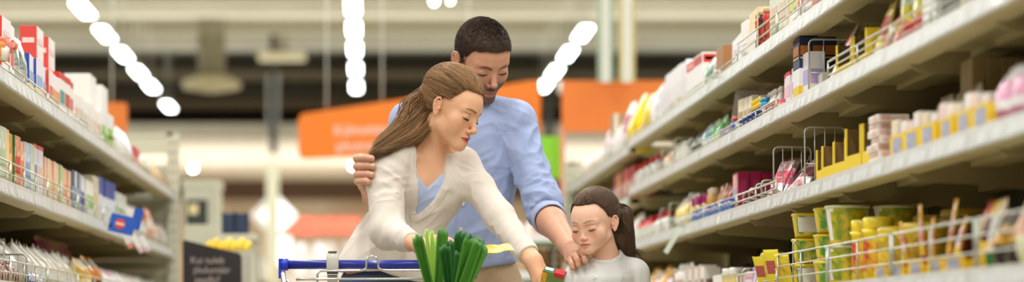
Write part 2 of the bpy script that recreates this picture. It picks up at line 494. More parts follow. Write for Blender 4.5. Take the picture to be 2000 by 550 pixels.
# ---------------------------------------------------------------- the man
def build_man():
    D = 7.45; root, org = person_root(905, D, 'dark-haired bearded man in a light blue shirt standing behind the woman and girl')
    skin = (.66, .345, .22)
    # head
    yaw, pit = math.radians(27), math.radians(33)
    f = (math.sin(yaw)*math.cos(pit), -math.cos(yaw)*math.cos(pit), -math.sin(pit))
    R = frame(f, (-.05, -.1, 1)); ho = P(941, 116, 7.36); hs = 1.03
    hp = head_prims(fem=0.0)
    head = placed(hp, R, ho, hs, .01)
    nb = P(912, 205, 7.46)
    nk = cone(ho+R@np.array((0, -.035, -.045)), nb, .058, .064, .02)
    V, Q = polygonize(lambda p: evalp([nk, head], p), ho-.19+np.array((0, 0, -.06)), ho+.17, .0021)
    L = (V-ho)@R/hs
    C = head_paint(L, skin, (.42, .18, .14), (.035, .02, .012), (.02, .012, .01), beard=(.030, .017, .011), blush=.25, thick=1.9, browz=-.0080, slit=.6)
    parts = [(V, Q, C)]
    # torso inside the shirt and arms
    tor = [ell(P(905, 300, D), (.15, .10, .20), .02), ell(P(905, 450, D), (.135, .10, .2), .04), cone(nb, P(905, 260, D), .06, .09, .04)]
    shR = P(797, 232, 7.47); elR = P(764, 385, 7.53); wrR = P(727, 387, 7.20)
    shL = P(1008, 234, 7.43); elL = P(1061, 410, 7.30); wrL = P(1112, 481, 7.06)
    tor += [cone(shR, elR, .045, .04, .02), cone(shL, elL, .045, .04, .02), cone(P(870, 240, D), shR, .06, .05, .03), cone(P(940, 240, D), shL, .06, .05, .03)]
    lg, sh = legs(P(905, 560, D)-np.array((0, 0, .02)), .09, D, (0, -1, 0))
    tor += [ell(P(905, 545, D), (.15, .11, .12), .04)]+[Prim(q.f, q.lo, q.hi, q.k) for q in lg]
    V, Q = polygonize(lambda p: evalp(tor, p)+.012, (-.1, 7.2, .05), (.75, 7.8, 1.55), .012)
    parts.append((V, Q, limb_paint(V, skin)))
    # left forearm and hand resting on the girl's shoulder
    h = [cone(elL+(wrL-elL)*.05, elL+(wrL-elL)*.35, .040, .041, .02), cone(elL+(wrL-elL)*.35, wrL, .041, .0275, .02)]
    h.append(ell(wrL+(elL-wrL)*.02, (.029, .03, .024), .02))
    k1, k2, k3, k4 = P(1132, 486, 6.93), P(1127, 494, 6.92), P(1120, 502, 6.935), P(1112, 508, 6.965)
    for kk, rr in ((k1, .0145), (k2, .0155), (k3, .0150), (k4, .013)): h.append(cone(wrL, kk, .021, rr, .012))
    h += finger([k1, P(1143, 484, 6.885), P(1150, 488, 6.86), P(1153, 496, 6.85)], .0115, .0085)
    h += finger([k2, P(1136, 490, 6.872), P(1142, 497, 6.842), P(1143, 508, 6.832)], .0125, .0092)
    h += finger([k3, P(1125, 500, 6.885), P(1129, 508, 6.86), P(1130, 517, 6.856)], .0115, .0082)
    h += finger([k4, P(1115, 508, 6.915), P(1118, 516, 6.885), P(1119, 523, 6.88)], .0102, .0078)
    th = [P(1121, 476, 7.0), P(1133, 475, 6.95), P(1142, 478, 6.92), P(1149, 482, 6.91)]
    h += finger(th, .015, .0095, .008)
    V, Q = polygonize(lambda p: evalp(h, p), np.minimum(elL, k1)-np.array((.06, .2, .12)), np.maximum(elL, k1)+np.array((.06, .08, .07)), .0021)
    parts.append((V, Q, limb_paint(V, skin)))
    # right hand: four fingers curled around the woman's upper arm
    h = [cone(elR, wrR, .038, .027, .02)]
    ys = ((309, 729, .0108), (324.5, 732, .0112), (340.5, 729, .0108), (354, 722, .0098)); base = []
    for i, (yy, xt, r) in enumerate(ys):
        m = P(704+i*2.0, yy+2+i*2.2, 7.055); base.append(m)
        h += finger([m, P(697+i*.6, yy+.3, 6.985), P(703, yy-.5, 6.955), P((xt+704)/2+3, yy-.8, 6.915), P(xt-3.5, yy+.2, 6.897)], r*1.08, r*.90, .003)
    for m in base: h.append(cone(m, wrR, .0150, .020, .014))
    h += finger([P(722, 375, 7.15), P(732, 345, 7.10), P(738, 325, 7.08)], .014, .011)
    V, Q = polygonize(lambda p: evalp(h, p), np.array((-.06, 6.84, 1.12)), np.array((.13, 7.58, 1.36)), .0021)
    Ch = limb_paint(V, skin)
    parts.append((V, Q, Ch))
    V, Q, C = merge(parts)
    body = np_obj('body', V-org, Q, C, SKIN, root)
    # finger nails
    nm = nmat('nail', (.74, .45, .35), .3)
    def nail(c, nrm, al, s):
        M = Matrix.Translation(Vector(c-org)) @ Matrix((tuple(np.append(al, 0)), tuple(np.append(np.cross(nrm, al), 0)), tuple(np.append(nrm, 0)), (0, 0, 0, 1))).transposed()
        V = []; F = []
        for i in range(5):
            for j in range(5):
                u = (i-2)/2; v = (j-2)/2; e = 1-.25*abs(u)**3
                V.append((u*s*.8, v*s*.62*e, -.35*s*v*v*.6-.1*s*u*u))
        for i in range(4):
            for j in range(4): F.append((i*5+j, (i+1)*5+j, (i+1)*5+j+1, i*5+j+1))
        MB().add(V, F, nm, smooth=True, M=M).build('fingernail', root)
    for yy, xt, r in ys[:3]:
        c = P(xt-4, yy-.8, 6.897)+np.array((0, -r*.93, .0005)); nail(c, np.array((0., -1., 0.)), np.array((1., 0, 0)), .0068)
    nail(P(1142.5, 503, 6.834)+np.array((-.002, -.0095, .002)), np.array((-.1, -.98, .17))/np.linalg.norm((-.1,-.98,.17)), np.array((0., -.171, -.985)), .0055)
    # hair: short crop
    def front(p):
        g = -.052+(.118)*sstep(-.012, .062, p[:,1])-.010*sstep(.03, .055, np.abs(p[:,0]))*sstep(.04, .07, p[:,1])
        g = np.where((p[:,1] > .0) & (p[:,1] < .026), np.minimum(g, -.012), g)
        return (g-p[:,2])*.8
    hv = [ell((0,-.012,.0315), (.0750,.0965,.0870), .001), ell((0,.018,.052), (.064,.072,.052), .02), ell((0,-.004,.056), (.064,.074,.050), .02)]
    def hf(p):
        l = (p-ho)@R/hs; d = evalp(hv, l); c = front(l); return hs*np.maximum(d, c)
    V, Q = polygonize(hf, ho-.16, ho+.17, .0028); N = vnormals(V, Q)
    V = V+N*(.0009*noise3(V*120)-.0006)[:, None]
    base = np.array((.050, .027, .014)); l = (V-ho)@R/hs
    fade = sstep(.03, -.035, l[:,2])*.45
    C = base*(.75+.1*noise3(V*300)[:, None])*(1-fade[:, None])+fade[:, None]*np.array((.30, .19, .13))
    ho_ = np_obj('short_hair', V-org, Q, C, HAIR, root)
    # strands over the crop
    S = 22000; u = RNG.normal(size=(S, 3)); u /= np.linalg.norm(u, axis=1)[:, None]; l0 = u*np.array((.0753, .0965, .0872))+np.array((0, -.012, .0325))
    keep = (front(l0) < -.004); l0 = l0[keep]; u = u[keep]; S = len(l0)
    ln = (.0035+.009*sstep(.0, .09, l0[:,2]))*RNG.uniform(.7, 1.1, S)
    comb = np.array((0.15, .95, -.05))+RNG.normal(size=(S, 3))*.16
    K = 4; t = np.linspace(0, 1, K)[None, :, None]
    cr = l0[:, None]+ln[:, None, None]*(u[:, None]*t*.32+comb[:, None]*(t**1.4)*.8)
    cr = hs*cr@R.T+ho-org
    V, Q, C = strands(cr, .00065, base*RNG.uniform(.6, 1.6, (S, 1)))
    np_obj('hair_strands', V, Q, C, HAIR, ho_)
    lash_mesh(R, ho, hs, LASH, root, org, .005)
    # shirt
    SH = vcol_mat('chambray', .8, bump=(900, .25), sheen=.15, weave=(1400, .13)); blue = (.335, .41, .635)
    sp = [ell(P(907, 300, D), (.168, .118, .20), .03), ell(P(905, 440, D-.01), (.148, .115, .24), .06), ell(P(908, 520, D), (.155, .122, .13), .05),
          cone(P(885, 222, D), P(806, 236, 7.47), .066, .054, .04), cone(P(935, 220, D), P(1000, 236, 7.43), .066, .054, .04),
          cone(nb+np.array((0, .01, -.02)), nb+np.array((0, .0, .018)), .078, .070, .03),
          cone(P(797, 236, 7.47), elR, .054, .050, .03),
          cone(P(1006, 240, 7.43), elL+np.array((0, 0, .02)), .0575, .050, .03), ell(P(1002, 232, 7.43), (.058, .066, .052), .03),
          cone(elL+np.array((0, 0, .03)), elL+(wrL-elL)*.16, .050, .050, .03)]
    ax = (wrL-elL)/np.linalg.norm(wrL-elL); c0 = elL+(wrL-elL)*.10
    cuff = [cone(c0, c0+ax*.045, .0510, .0520, .006)]
    hz0 = P(905, 524, D)[2]
    def scut(p, d):
        d = np.maximum(d, hz0+.28*np.clip(p[:,0]-P(918, 0, D)[0], 0, 1)**1.4-p[:,2])
        e = (p-c0)@ax; near = np.linalg.norm(p-c0, axis=1) < .14
        d = np.where(near, np.maximum(d, e-.012), d)
        q = p-nb; qr = np.sqrt(q[:,0]**2+q[:,1]**2); d = np.where(qr < .12, np.maximum(d, q[:,2]-.030-.30*q[:,1]), d)
        return d
    pk = P(903, 0, D)[0]
    def spost(V, N):
        q = V.copy(); fr = N[:,1] < -.3
        w = (np.abs(V[:,0]-pk) < .018) & fr; q[w] += N[w]*.0022
        px = P(972, 293, 7.35); w = (np.abs(V[:,0]-px[0]) < .046) & (np.abs(V[:,2]-px[2]) < .052) & fr; q[w] += N[w]*.0018
        return q
    wr = [(P(1015, 330, 7.4), (.09, .12, .12), (.5, 0, 1), 26, .009), (P(1055, 400, 7.28), (.07, .1, .07), (1, -.3, -.2), 46, .009), (P(1060, 350, 7.3), (.05, .1, .06), (1, -.3, .5), 55, .006),
          (P(1040, 300, 7.38), (.07, .1, .16), (.25, 0, 1), 34, .008), (P(905, 420, 7.3), (.17, .15, .2), (.35, 0, 1), 20, .008), (P(950, 250, 7.35), (.12, .15, .08), (1, 0, .4), 30, .006),
          (P(960, 480, 7.3), (.12, .15, .07), (1, 0, .5), 30, .008), (P(780, 240, 7.4), (.08, .1, .1), (.4, 0, 1), 26, .006), (P(1050, 430, 7.25), (.07, .1, .05), (1, -.2, -.6), 55, .007),
          (P(985, 300, 7.33), (.05, .12, .09), (.7, 0, -1), 40, .008), (P(930, 360, 7.3), (.12, .12, .14), (.9, 0, .5), 60, .0028), (P(990, 230, 7.35), (.08, .12, .06), (1, 0, -.5), 50, .003)]
    so = garment('shirt', sp, (-.06, 7.1, .95), (.72, 7.66, 1.60), .0042, blue, SH, root, org, wr, spost, scut)
    def ccut(p, d): e = (p-c0)@ax; return np.maximum(np.maximum(d, np.abs(e-.018)-.030), .0455-np.linalg.norm((p-c0)-e[:, None]*ax, axis=1))
    garment('rolled_cuff', cuff, c0-.1, c0+.12, .003, (.38, .455, .68), SH, so, org, [(c0, (.09, .09, .09), np.cross(ax, (0, 1, 0)), 40, .003)], None, ccut)
    # collar with its dark inside
    mb = MB(); cm = nmat('chambray_plain', (.32, .39, .61), .8); dk = nmat('navy_lining', (.03, .04, .09), .8)
    n = 28; V = []; F = []
    for i in range(n+1):
        a = -PI/2+.22+(2*PI-.44)*i/n
        for r, z in ((.069, .012), (.066, .050), (.069, .052), (.083, .018), (.086, .012)):
            V.append(nb-org+np.array((r*math.cos(a), r*.95*math.sin(a), z-.012+.010*math.sin(a))))
    for i in range(n):
        for j in range(4): F.append((i*5+j, i*5+j+1, (i+1)*5+j+1, (i+1)*5+j))
    mb.add(V, F, cm, smooth=True); mb.build('collar', so)
    for px, py in ((903, 398), (900, 447), (906, 350), (908, 300)):
        b = MB(); b.lathe([(.0052, 0), (.0062, .0008), (.0062, .002), (.0045, .0026), (.004, .0018)], nmat('pearl_button', (.72, .68, .58), .3), n=14)
        o = b.build('button', so); o.location = P(px, py, 7.326)-org; o.rotation_euler = (PI/2, 0, 0); BUTTONS.append((o, so, org))
    # trousers
    lg2 = [Prim((lambda g: lambda p: g(p)-.012)(q.f), q.lo-.012, q.hi+.012, q.k) for q in lg]
    tz = P(905, 505, D)[2]
    garment('trousers', [ell(P(908, 545, D), (.165, .115, .13), .04)]+lg2, (0, 7.2, .06), (.62, 7.7, 1.12), .007, (.50, .36, .215),
            vcol_mat('chino', .85, bump=(500, .2), weave=(500, .08)), root, org, [(P(940, 545, 7.3), (.15, .12, .08), (1, 0, .1), 30, .004)], None,
            lambda p, d: np.maximum(np.maximum(d, p[:,2]-tz), .075-p[:,2]))
    for k in (0, 2): garment('shoe', sh[k:k+2], (0, 7.15, 0), (.62, 7.65, .13), .005, (.05, .035, .025), vcol_mat('shoe_leather', .4), root, org, cut=shoe_cut)
    return root
BUTTONS = []
def settle_buttons():
    """put each button on the cloth in front of it"""
    bpy.context.view_layer.update()
    for o, so, org in BUTTONS:
        a = Vector(o.location); a.y -= .4
        ok, loc, nrm, _ = so.ray_cast(a, Vector((0, 1, 0)))
        if ok:
            o.location = loc+nrm*.0006; o.rotation_euler = nrm.to_track_quat('Z', 'Y').to_euler()
# ---------------------------------------------------------------- the woman
def build_woman():
    D = 7.06; root, org = person_root(760, D, 'young woman with long light brown hair in a cream cardigan leaning over the trolley')
    skin = (.80, .445, .265)
    yaw, pit = math.radians(57), math.radians(22)
    f = (math.sin(yaw)*math.cos(pit), -math.cos(yaw)*math.cos(pit), -math.sin(pit))
    R = frame(f, (.10, .05, 1)); hs = .92; ho = put_head(R, hs, (.0785, -.010, -.004), 853, 207, 6.94)
    hp = head_prims(fem=1.0, open_mouth=1.25)
    head = placed(hp, R, ho, hs, .01)
    TF = np.array((.55, -.835, 0)); TS = np.array((.835, .55, 0))      # torso forward and side
    TR = np.stack([TS, -TF, np.array((0, 0, 1.))], 1)
    TR[:, 2] = np.array((.22, -.10, 1)); TR[:, 2] /= np.linalg.norm(TR[:, 2]); TR[:, 0] = np.cross(TR[:, 1], TR[:, 2]); TR[:, 0] /= np.linalg.norm(TR[:, 0]); TR[:, 1] = np.cross(TR[:, 2], TR[:, 0])
    nb = P(838, 305, 7.075)
    shR = P(768, 305, 6.985); shL = P(902, 322, 7.12)
    torso = [ell(P(832, 355, 7.075), (.132, .088, .125), .03, R=TR), ell(P(755, 545, 7.12), (.155, .115, .13), .05, R=TR), cone(P(812, 400, 7.09), P(770, 500, 7.12), .098, .118, .05),
             ell(P(800, 362, 6.998), (.052, .045, .055), .035), ell(P(872, 366, 7.045), (.052, .045, .055), .035),
             cone(nb+np.array((0, .01, -.03)), shR+np.array((.01, 0, .0)), .046, .046, .04), cone(nb+np.array((0, .01, -.03)), shL, .046, .046, .04)]
    def tfn(p): return evalp(torso, p)
    hn = ho+R@np.array((0, -.030, -.050))
    nk = [cone(hn, nb+np.array((-.002, .0, .0)), .047, .050, .022), cone(nb+np.array((0, 0, .0)), nb+np.array((-.004, 0, -.05)), .050, .06, .03)]
    clav = [cone(nb+TF*.045+np.array((0, 0, -.028)), shR+np.array((.03, -.03, .012)), .010, .010, .018), cone(nb+TF*.045+np.array((0, 0, -.028)), shL+np.array((-.03, -.03, .014)), .010, .010, .018)]
    scm = [cone(hn+R@np.array((.040, .02, -.01)), nb+TF*.045+np.array((0, 0, -.02)), .011, .009, .018)]
    def sk(p):
        a = tfn(p)+.010; b = evalp(nk+scm, p); c = evalp(clav, p)
        def sm(a, b, k): h = np.clip(.5+.5*(a-b)/k, 0, 1); return a+(b-a)*h-k*h*(1-h)
        return sm(sm(sm(a, c, .014), b, .035), evalp([head], p), .012)
    V, Q = polygonize(sk, np.array((.03, 6.80, 1.10)), np.array((.42, 7.25, 1.62)), .0022)
    L = (V-ho)@R/hs; C = np.tile(np.array(skin), (len(V), 1))
    m = L[:,2] > -.13
    C[m] = head_paint(L[m], skin, (.60, .16, .13), (.05, .022, .012), (.02, .012, .01), blush=.32, thick=1.1, browz=-.002, slit=1.3)
    parts = [(V, Q, C)]
    lg, sh = legs(P(760, 560, 7.12)-np.array((0, 0, .02)), .068, 7.16, (.5, -.86, 0), (.085, .052, .036))
    tor = [Prim(tfn, (-.15, 6.8, .8), (.5, 7.4, 1.5), .02)]+lg
    elR = P(757, 452, 6.87); wrR = P(818, 478, 6.725); elL = P(976, 424, 6.955); wrL = P(1042, 510, 6.80)
    tor += [cone(shR, elR, .036, .033, .02), cone(shL, elL, .036, .033, .02)]
    V, Q = polygonize(lambda p: evalp(tor, p)+.016, (-.2, 6.75, .04), (.5, 7.45, 1.45), .012)
    keep = np.ones(len(V), bool); parts.append((V, Q, limb_paint(V, skin)))
    # right forearm and hand, holding the yellow packet behind the leeks
    h = [cone(elR+(wrR-elR)*.3, wrR, .031, .0205, .02)]
    mc = [P(862, 478, 6.70), P(864, 486, 6.685), P(864, 494, 6.685), P(861, 501, 6.695)]
    for m_ in mc: h.append(cone(wrR, m_, .0165, .0105, .012))
    tips = [[P(884, 474, 6.685), P(902, 479, 6.685), P(914, 484, 6.69)], [P(886, 483, 6.665), P(906, 486, 6.665), P(920, 487, 6.675)],
            [P(886, 492, 6.66), P(904, 494, 6.66), P(917, 493, 6.67)], [P(881, 500, 6.67), P(895, 502, 6.67), P(905, 500, 6.68)]]
    for m_, t_ in zip(mc, tips): h += finger([m_]+t_, .0098, .0070)
    h += finger([P(836, 470, 6.73), P(854, 466, 6.745), P(876, 470, 6.74), P(893, 478, 6.735)], .0125, .0085, .006)
    V, Q = polygonize(lambda p: evalp(h, p), P(735, 520, 6.85)-np.array((0, .3, .02)), P(935, 430, 6.6)+np.array((0, .35, .03)), .0021)
    parts.append((V, Q, limb_paint(V, skin)))
    # left forearm and hand behind the green box
    h = [cone(elL+(wrL-elL)*.3, wrL, .036, .0245, .02)]
    hb = P(1078, 548, 6.80)
    mc = [P(1064, 528, 6.79), P(1058, 536, 6.775), P(1053, 544, 6.77), P(1047, 551, 6.775)]
    for m_ in mc: h.append(cone(wrL, m_, .020, .0120, .012))
    for i, m_ in enumerate(mc):
        h += finger([m_, m_+np.array((.012, -.022, -.022)), m_+np.array((.024, -.034, -.040)), m_+np.array((.040, -.036, -.050))], .0098, .0072)
    h += finger([P(1052, 520, 6.82), P(1068, 530, 6.84), P(1080, 545, 6.845), P(1090, 556, 6.845)], .0125, .0085, .006)
    V, Q = polygonize(lambda p: evalp(h, p), P(960, 600, 7.0)-np.array((0, .35, .0)), P(1110, 400, 6.7)+np.array((0.03, .35, .03)), .0021)
    parts.append((V, Q, limb_paint(V, skin)))
    V, Q, C = merge(parts)
    np_obj('body', V-org, Q, C, SKIN, root)
    lash_mesh(R, ho, hs, LASH, root, org, .0055)
    # teeth glimpsed between the lips
    # ---- hair
    Wc = np.array((0, -.014, .034)); Wr = np.array((.0765, .098, .091))
    tie = np.array((.0, -.094, .040))
    def cutf(p):   # hairline: above a line from forehead to ear; behind the ear everything
        g = -.045+.122*sstep(-.014, .050, p[:,1])
        g = np.where(p[:,1] > -.002, np.maximum(g, .030-.9*np.clip(.022-p[:,1], 0, 1)*0-.0), g)
        g = np.where((p[:,1] > -.020) & (p[:,1] < .03), np.maximum(g, .010+.3*(p[:,1])), g)
        g = g-.020*sstep(.045, .068, np.abs(p[:,0]))*sstep(.02, .05, p[:,1])
        return (g-p[:,2])*.8
    hv = [ell((0,-.014,.036), (.0775,.099,.0905), .001), ell((0,-.03,.058), (.070,.082,.066), .03)]
    tail = [P(826, 180, 7.03), P(812, 215, 7.06), P(795, 245, 7.03), P(770, 270, 6.99), P(742, 288, 6.96)]
    low = [P(845, 215, 7.04), P(828, 250, 7.03), P(800, 272, 7.0), P(760, 285, 6.965)]
    tp = chain(tail, [.012, .024, .026, .018, .010], .03)+chain(low, [.026, .028, .022, .012], .03)
    tp += [cone(ho+R@np.array((0, -.075, .03)), ho+R@np.array((0, -.078, -.03)), .030, .030, .03)]
    def hf(p):
        l = (p-ho)@R/hs; d = hs*np.maximum(evalp(hv, l), cutf(l)); t = evalp(tp, p)
        k = .02; h_ = np.clip(.5+.5*(d-t)/k, 0, 1); return d+(t-d)*h_-k*h_*(1-h_)
    V, Q = polygonize(hf, np.array((-.05, 6.85, 1.28)), np.array((.38, 7.2, 1.62)), .0030)
    l = (V-ho)@R/hs; base = np.array((.275, .148, .062))
    np_obj('long_hair', V-org, Q, base*.85*(.9+.2*noise3(V*200)[:, None]), HAIR, root)
    hair = bpy.data.objects[-1] if False else [c for c in root.children if c.name.startswith('long_hair')][0]
    # strands swept back over the crown to the clasp
    S = 12000
    def crown(S, rough):
        u = RNG.normal(size=(S*3, 3)); u /= np.linalg.norm(u, axis=1)[:, None]; p = Wc+u*Wr
        k = (cutf(p) < -.0005) & (p[:,2] > tie[2]-.050-.25*np.clip(-p[:,1], 0, 1)) & ((u@((tie-Wc)/Wr)/np.linalg.norm((tie-Wc)/Wr)) < .93)
        return u[k]
    st = crown(S, 0); front_ = np.clip((cutf(Wc+st*Wr)+.02)/.02, 0, 1); S = len(st)
    en = np.tile((tie-Wc)/Wr, (S, 1))+RNG.normal(size=(S, 3))*.06
    K = 12; t = np.linspace(0, 1, K)
    cu = np.stack([slerp(st, en, tt) for tt in t], 1)
    off = (.0004+RNG.uniform(0, .0032, S)+.0030*noise3(st*9))[:, None]+(.0012*noise3(st*30)[:, None])*np.ones((1, K))+.006*np.sin(t*PI)[None]*np.clip(st[:,2], 0, 1)[:, None]
    cu = drape(Wc+cu*Wr, hv, off)
    wav = .0016*np.sin(t[None]*RNG.uniform(4, 9, (S, 1))+RNG.uniform(0, 6, (S, 1))); cu[..., 2] += wav
    cr = hs*cu@R.T+ho-org
    tone = lambda n, m=1.0: np.clip(base*RNG.uniform(.86, 1.14, (n, 1))*m, 0, .9)
    V1 = strands(cr, .00055, tone(S, (1.05+.55*noise3(st*7)+.25*noise3(st*19))[:, None]))
    # loose lengths: from the clasp and from behind the ears down over the shoulder
    def fall(n, st, mids, end, spread, curl, rad=.0007):
        t = np.linspace(0, 1, 18); nc = max(4, n//45); ci = RNG.integers(0, nc, n); U = np.clip(RNG.normal(size=(nc, 3)), -1.4, 1.4)[ci]*.85+np.clip(RNG.normal(size=(n, 3)), -2, 2)*.28
        s0 = st(n); pts = [s0]
        for (c, r) in mids: pts.append(c+(U+RNG.normal(size=(n, 3))*.10)*r)
        e = end[0]+(U*.8+RNG.normal(size=(n, 3))*.2)*end[1]; pts.append(e)
        pts = np.stack(pts, 1); m = pts.shape[1]
        u = t*(m-1); i = np.minimum(u.astype(int), m-2); w = (u-i)[None, :, None]
        g = lambda k: pts[:, np.clip(k, 0, m-1)]
        p0, p1, p2, p3 = g(i-1), g(i), g(i+1), g(i+2)
        c = .5*(2*p1+(p2-p0)*w+(2*p0-5*p1+4*p2-p3)*w**2+(3*p1-p0-3*p2+p3)*w**3)
        ph = (RNG.uniform(0, 5, nc)[ci]+RNG.uniform(0, .4, n))[:, None]; am = curl*np.clip(t*1.4, 0, 1)[None]
        c[..., 0] += am*np.sin(9*t[None]+ph); c[..., 2] += am*np.cos(9*t[None]+ph)*.6; c[..., 1] += am*np.cos(7*t[None]+ph)*.8
        return strands(c-org, rad, tone(n, RNG.uniform(.65, 1.45, nc)[ci][:, None]))
    clasp = ho+hs*(R@tie)
    back = lambda n: ho+hs*((np.stack([RNG.uniform(-.01, .066, n), RNG.uniform(-.10, -.035, n), RNG.uniform(-.03, .02, n)], 1))@R.T)
    V2 = fall(2600, lambda n: clasp+RNG.normal(size=(n, 3))*.010, [(P(811, 208, 7.02), .020), (P(797, 240, 6.99), .022), (P(770, 268, 6.96), .017)], (P(736, 292, 6.93), .010), .02, .007)
    V3 = fall(3000, back, [(P(836, 228, 7.01), .016), (P(813, 256, 6.99), .018), (P(783, 275, 6.955), .014)], (P(733, 300, 6.92), .011), .02, .006)
    V4 = fall(160, back, [(P(822, 240, 6.99), .016), (P(795, 262, 6.97), .02), (P(760, 285, 6.93), .016)], (P(726, 298, 6.93), .016), .02, .012, .0004)
    V, Q, C = merge([V1, V2, V3, V4]); np_obj('hair_strands', V, Q, C, HAIR, hair)
    # ---- camisole
    KN = vcol_mat('fine_knit', .9, bump=(1100, .3), sheen=.2, weave=(700, .05))
    org_c = P(830, 350, 6.95)
    def ab(p): q = p-org_c; return q@TS, q[:,2]
    def poly_d(p, poly):   # signed distance to a polygon prism running forward from the chest
        a, b = ab(p); pts = np.array(poly); d = np.full(len(p), 1e9); s = np.ones(len(p))
        for i in range(len(pts)):
            v = pts[i]; w = pts[i-1]; e = w-v; qa = a-v[0]; qb = b-v[1]
            t = np.clip((qa*e[0]+qb*e[1])/(e@e), 0, 1); d = np.minimum(d, (qa-t*e[0])**2+(qb-t*e[1])**2)
            c1 = b >= v[1]; c2 = b < w[1]; c3 = e[0]*qb > e[1]*qa
            s = np.where((c1 & c2 & c3) | (~c1 & ~c2 & ~c3), -s, s)
        return s*np.sqrt(d)
    def q2(px, py, d): x = P(px, py, d)-org_c; return (x@TS, x[2])
    cami = [q2(790, 300, 7.0), q2(812, 348, 6.98), q2(838, 369, 6.975), q2(866, 338, 7.0), q2(900, 290, 7.05), q2(1100, 100, 7.05), q2(600, 100, 7.05)]
    def ccut(p, d): return np.maximum(np.maximum(d+.0055, -poly_d(p, cami)), np.maximum((p-org_c)@(-TF)-.10, -(p[:,2]-P(0, 480, 7.1)[2])))
    garment('camisole', torso, (-.05, 6.85, 1.0), (.42, 7.3, 1.32), .0030, (.44, .53, .76), KN, root, org, [(P(840, 385, 6.95), (.05, .08, .05), (1, 0, .35), 45, .003)], None, ccut)
    # ---- cardigan
    vee = [q2(801, 262, 7.0), q2(801, 300, 6.99), q2(808, 340, 6.97), q2(817, 380, 6.96), q2(829, 420, 6.96), q2(845, 407, 6.96), q2(860, 390, 6.97), q2(871, 355, 6.99), q2(872, 330, 7.0), q2(869, 300, 7.03), q2(866, 262, 7.05)]
    cd = torso+[cone(shR+np.array((.004, 0, .002)), P(752, 345, 6.955), .052, .052, .03), cone(P(752, 345, 6.955), elR, .052, .047, .03), cone(elR, elR+(wrR-elR)*.86, .048, .0270, .02),
         cone(shL, shL+(elL-shL)*.45, .050, .044, .03), cone(shL+(elL-shL)*.45, elL, .044, .041, .02), cone(elL, elL+(wrL-elL)*.84, .041, .0330, .02),
         cone(P(775, 500, 7.13), P(748, 560, 7.13), .128, .140, .05)]
    axR = (wrR-elR)/np.linalg.norm(wrR-elR); axL = (wrL-elL)/np.linalg.norm(wrL-elL); cR = elR+(wrR-elR)*.78; cL = elL+(wrL-elL)*.86
    zh = P(0, 540, 7.1)[2]
    def kcut(p, d):
        front = (p-nb)@TF > -.02
        d = np.where(front, np.maximum(d, -poly_d(p, vee)), d)
        q = p-nb; rr = np.sqrt(q[:,0]**2+q[:,1]**2); d = np.where(rr < .075, np.maximum(d, q[:,2]-.004), d)
        for c, a in ((cR, axR), (cL, axL)):
            w = np.linalg.norm(p-c, axis=1) < .10; d = np.where(w, np.maximum(d, (p-c)@a), d)
        tail = (p[:,2]-zh)-.25*np.clip(P(700, 0, 7.1)[0]-p[:,0], -1, 1)*0
        return np.maximum(d, -(p[:,2]-zh+.30*np.clip(p[:,0]-P(775, 0, 7.1)[0], -.05, .05)))
    pathpts = np.array([P(829, 420, 6.96), P(838, 470, 6.97), P(842, 520, 6.98), P(845, 560, 6.98)])
    def kpost(V, N):
        q = V.copy(); fr = (((V-nb)@TF > .0) & (N@TF > -.1))
        d = poly_d(V, vee); w = np.where(fr, sstep(.019, .0165, d), 0); q += N*(w*.0024)[:, None]
        a, b = ab(V); pa = np.interp(b, [q2(845, 560, 6.98)[1], q2(829, 420, 6.96)[1]], [q2(846, 560, 6.98)[0], q2(830, 420, 6.96)[0]])
        w = np.where(fr & (b < q2(829, 420, 6.96)[1]+.01), sstep(.012, .0105, np.abs(a-pa+.006)), 0)*((N@TF) > .2); q += N*(w*.0028)[:, None]
        for c, ax in ((cR, axR), (cL, axL)):
            e = (V-c)@ax; w = (np.linalg.norm(V-c, axis=1) < .06) & (e > -.014); q[w] -= N[w]*.0012
        return q
    wr = [(P(770, 325, 6.93), (.05, .07, 0.0825), (1, 0, -.75), 55, 0.0048), (P(757, 370, 6.92), (.05, .07, 0.0525), (1, 0, .15), 60, 0.0048),
          (P(752, 440, 6.83), (.06, .08, 0.0750), (.6, 0, 1), 40, 0.0054), (P(775, 465, 6.8), (.05, .07, 0.0450), (.3, 0, 1), 50, 0.0043),
          (P(905, 365, 7.05), (.06, .08, 0.0600), (1, 0, -.4), 45, 0.0054), (P(985, 440, 6.95), (.05, .08, 0.0900), (1, 0, .35), 44, 0.0045), (P(1020, 485, 6.85), (.04, .08, 0.0600), (1, 0, .5), 55, 0.0032),
          (P(790, 400, 7.0), (.06, .1, .10), (.45, 0, 1), 24, 0.0048), (P(730, 470, 7.1), (.08, .12, 0.1350), (1, 0, .35), 26, 0.0065), (P(850, 420, 7.0), (.05, .1, .05), (.8, 0, .5), 34, 0.0043),
          (P(710, 400, 7.1), (.05, .1, .06), (1, 0, .6), 34, 0.0054), (P(790, 500, 7.0), (.09, .1, .06), (.6, 0, 1), 26, 0.0054)]
    garment('cardigan', cd, (-.14, 6.68, .90), (.48, 7.38, 1.42), .0034, (.70, .63, .545), KN, root, org, wr, kpost, kcut)
    lg2 = [Prim((lambda g: lambda p: g(p)-.010)(q.f), q.lo-.01, q.hi+.01, q.k) for q in lg]
    garment('jeans', [ell(P(760, 550, 7.12), (.132, .108, .14), .05, R=TR)]+lg2, (-.2, 6.9, .04), (.35, 7.5, 1.12), .007, (.045, .07, .14),
            vcol_mat('denim', .85, bump=(700, .3), weave=(900, .3)), root, org, [(P(740, 545, 7.0), (.2, .2, .08), (1, 0, .2), 30, .004)], None,
            lambda p, d: np.maximum(np.maximum(d, p[:,2]-P(0, 522, 7.1)[2]), .075-p[:,2]))
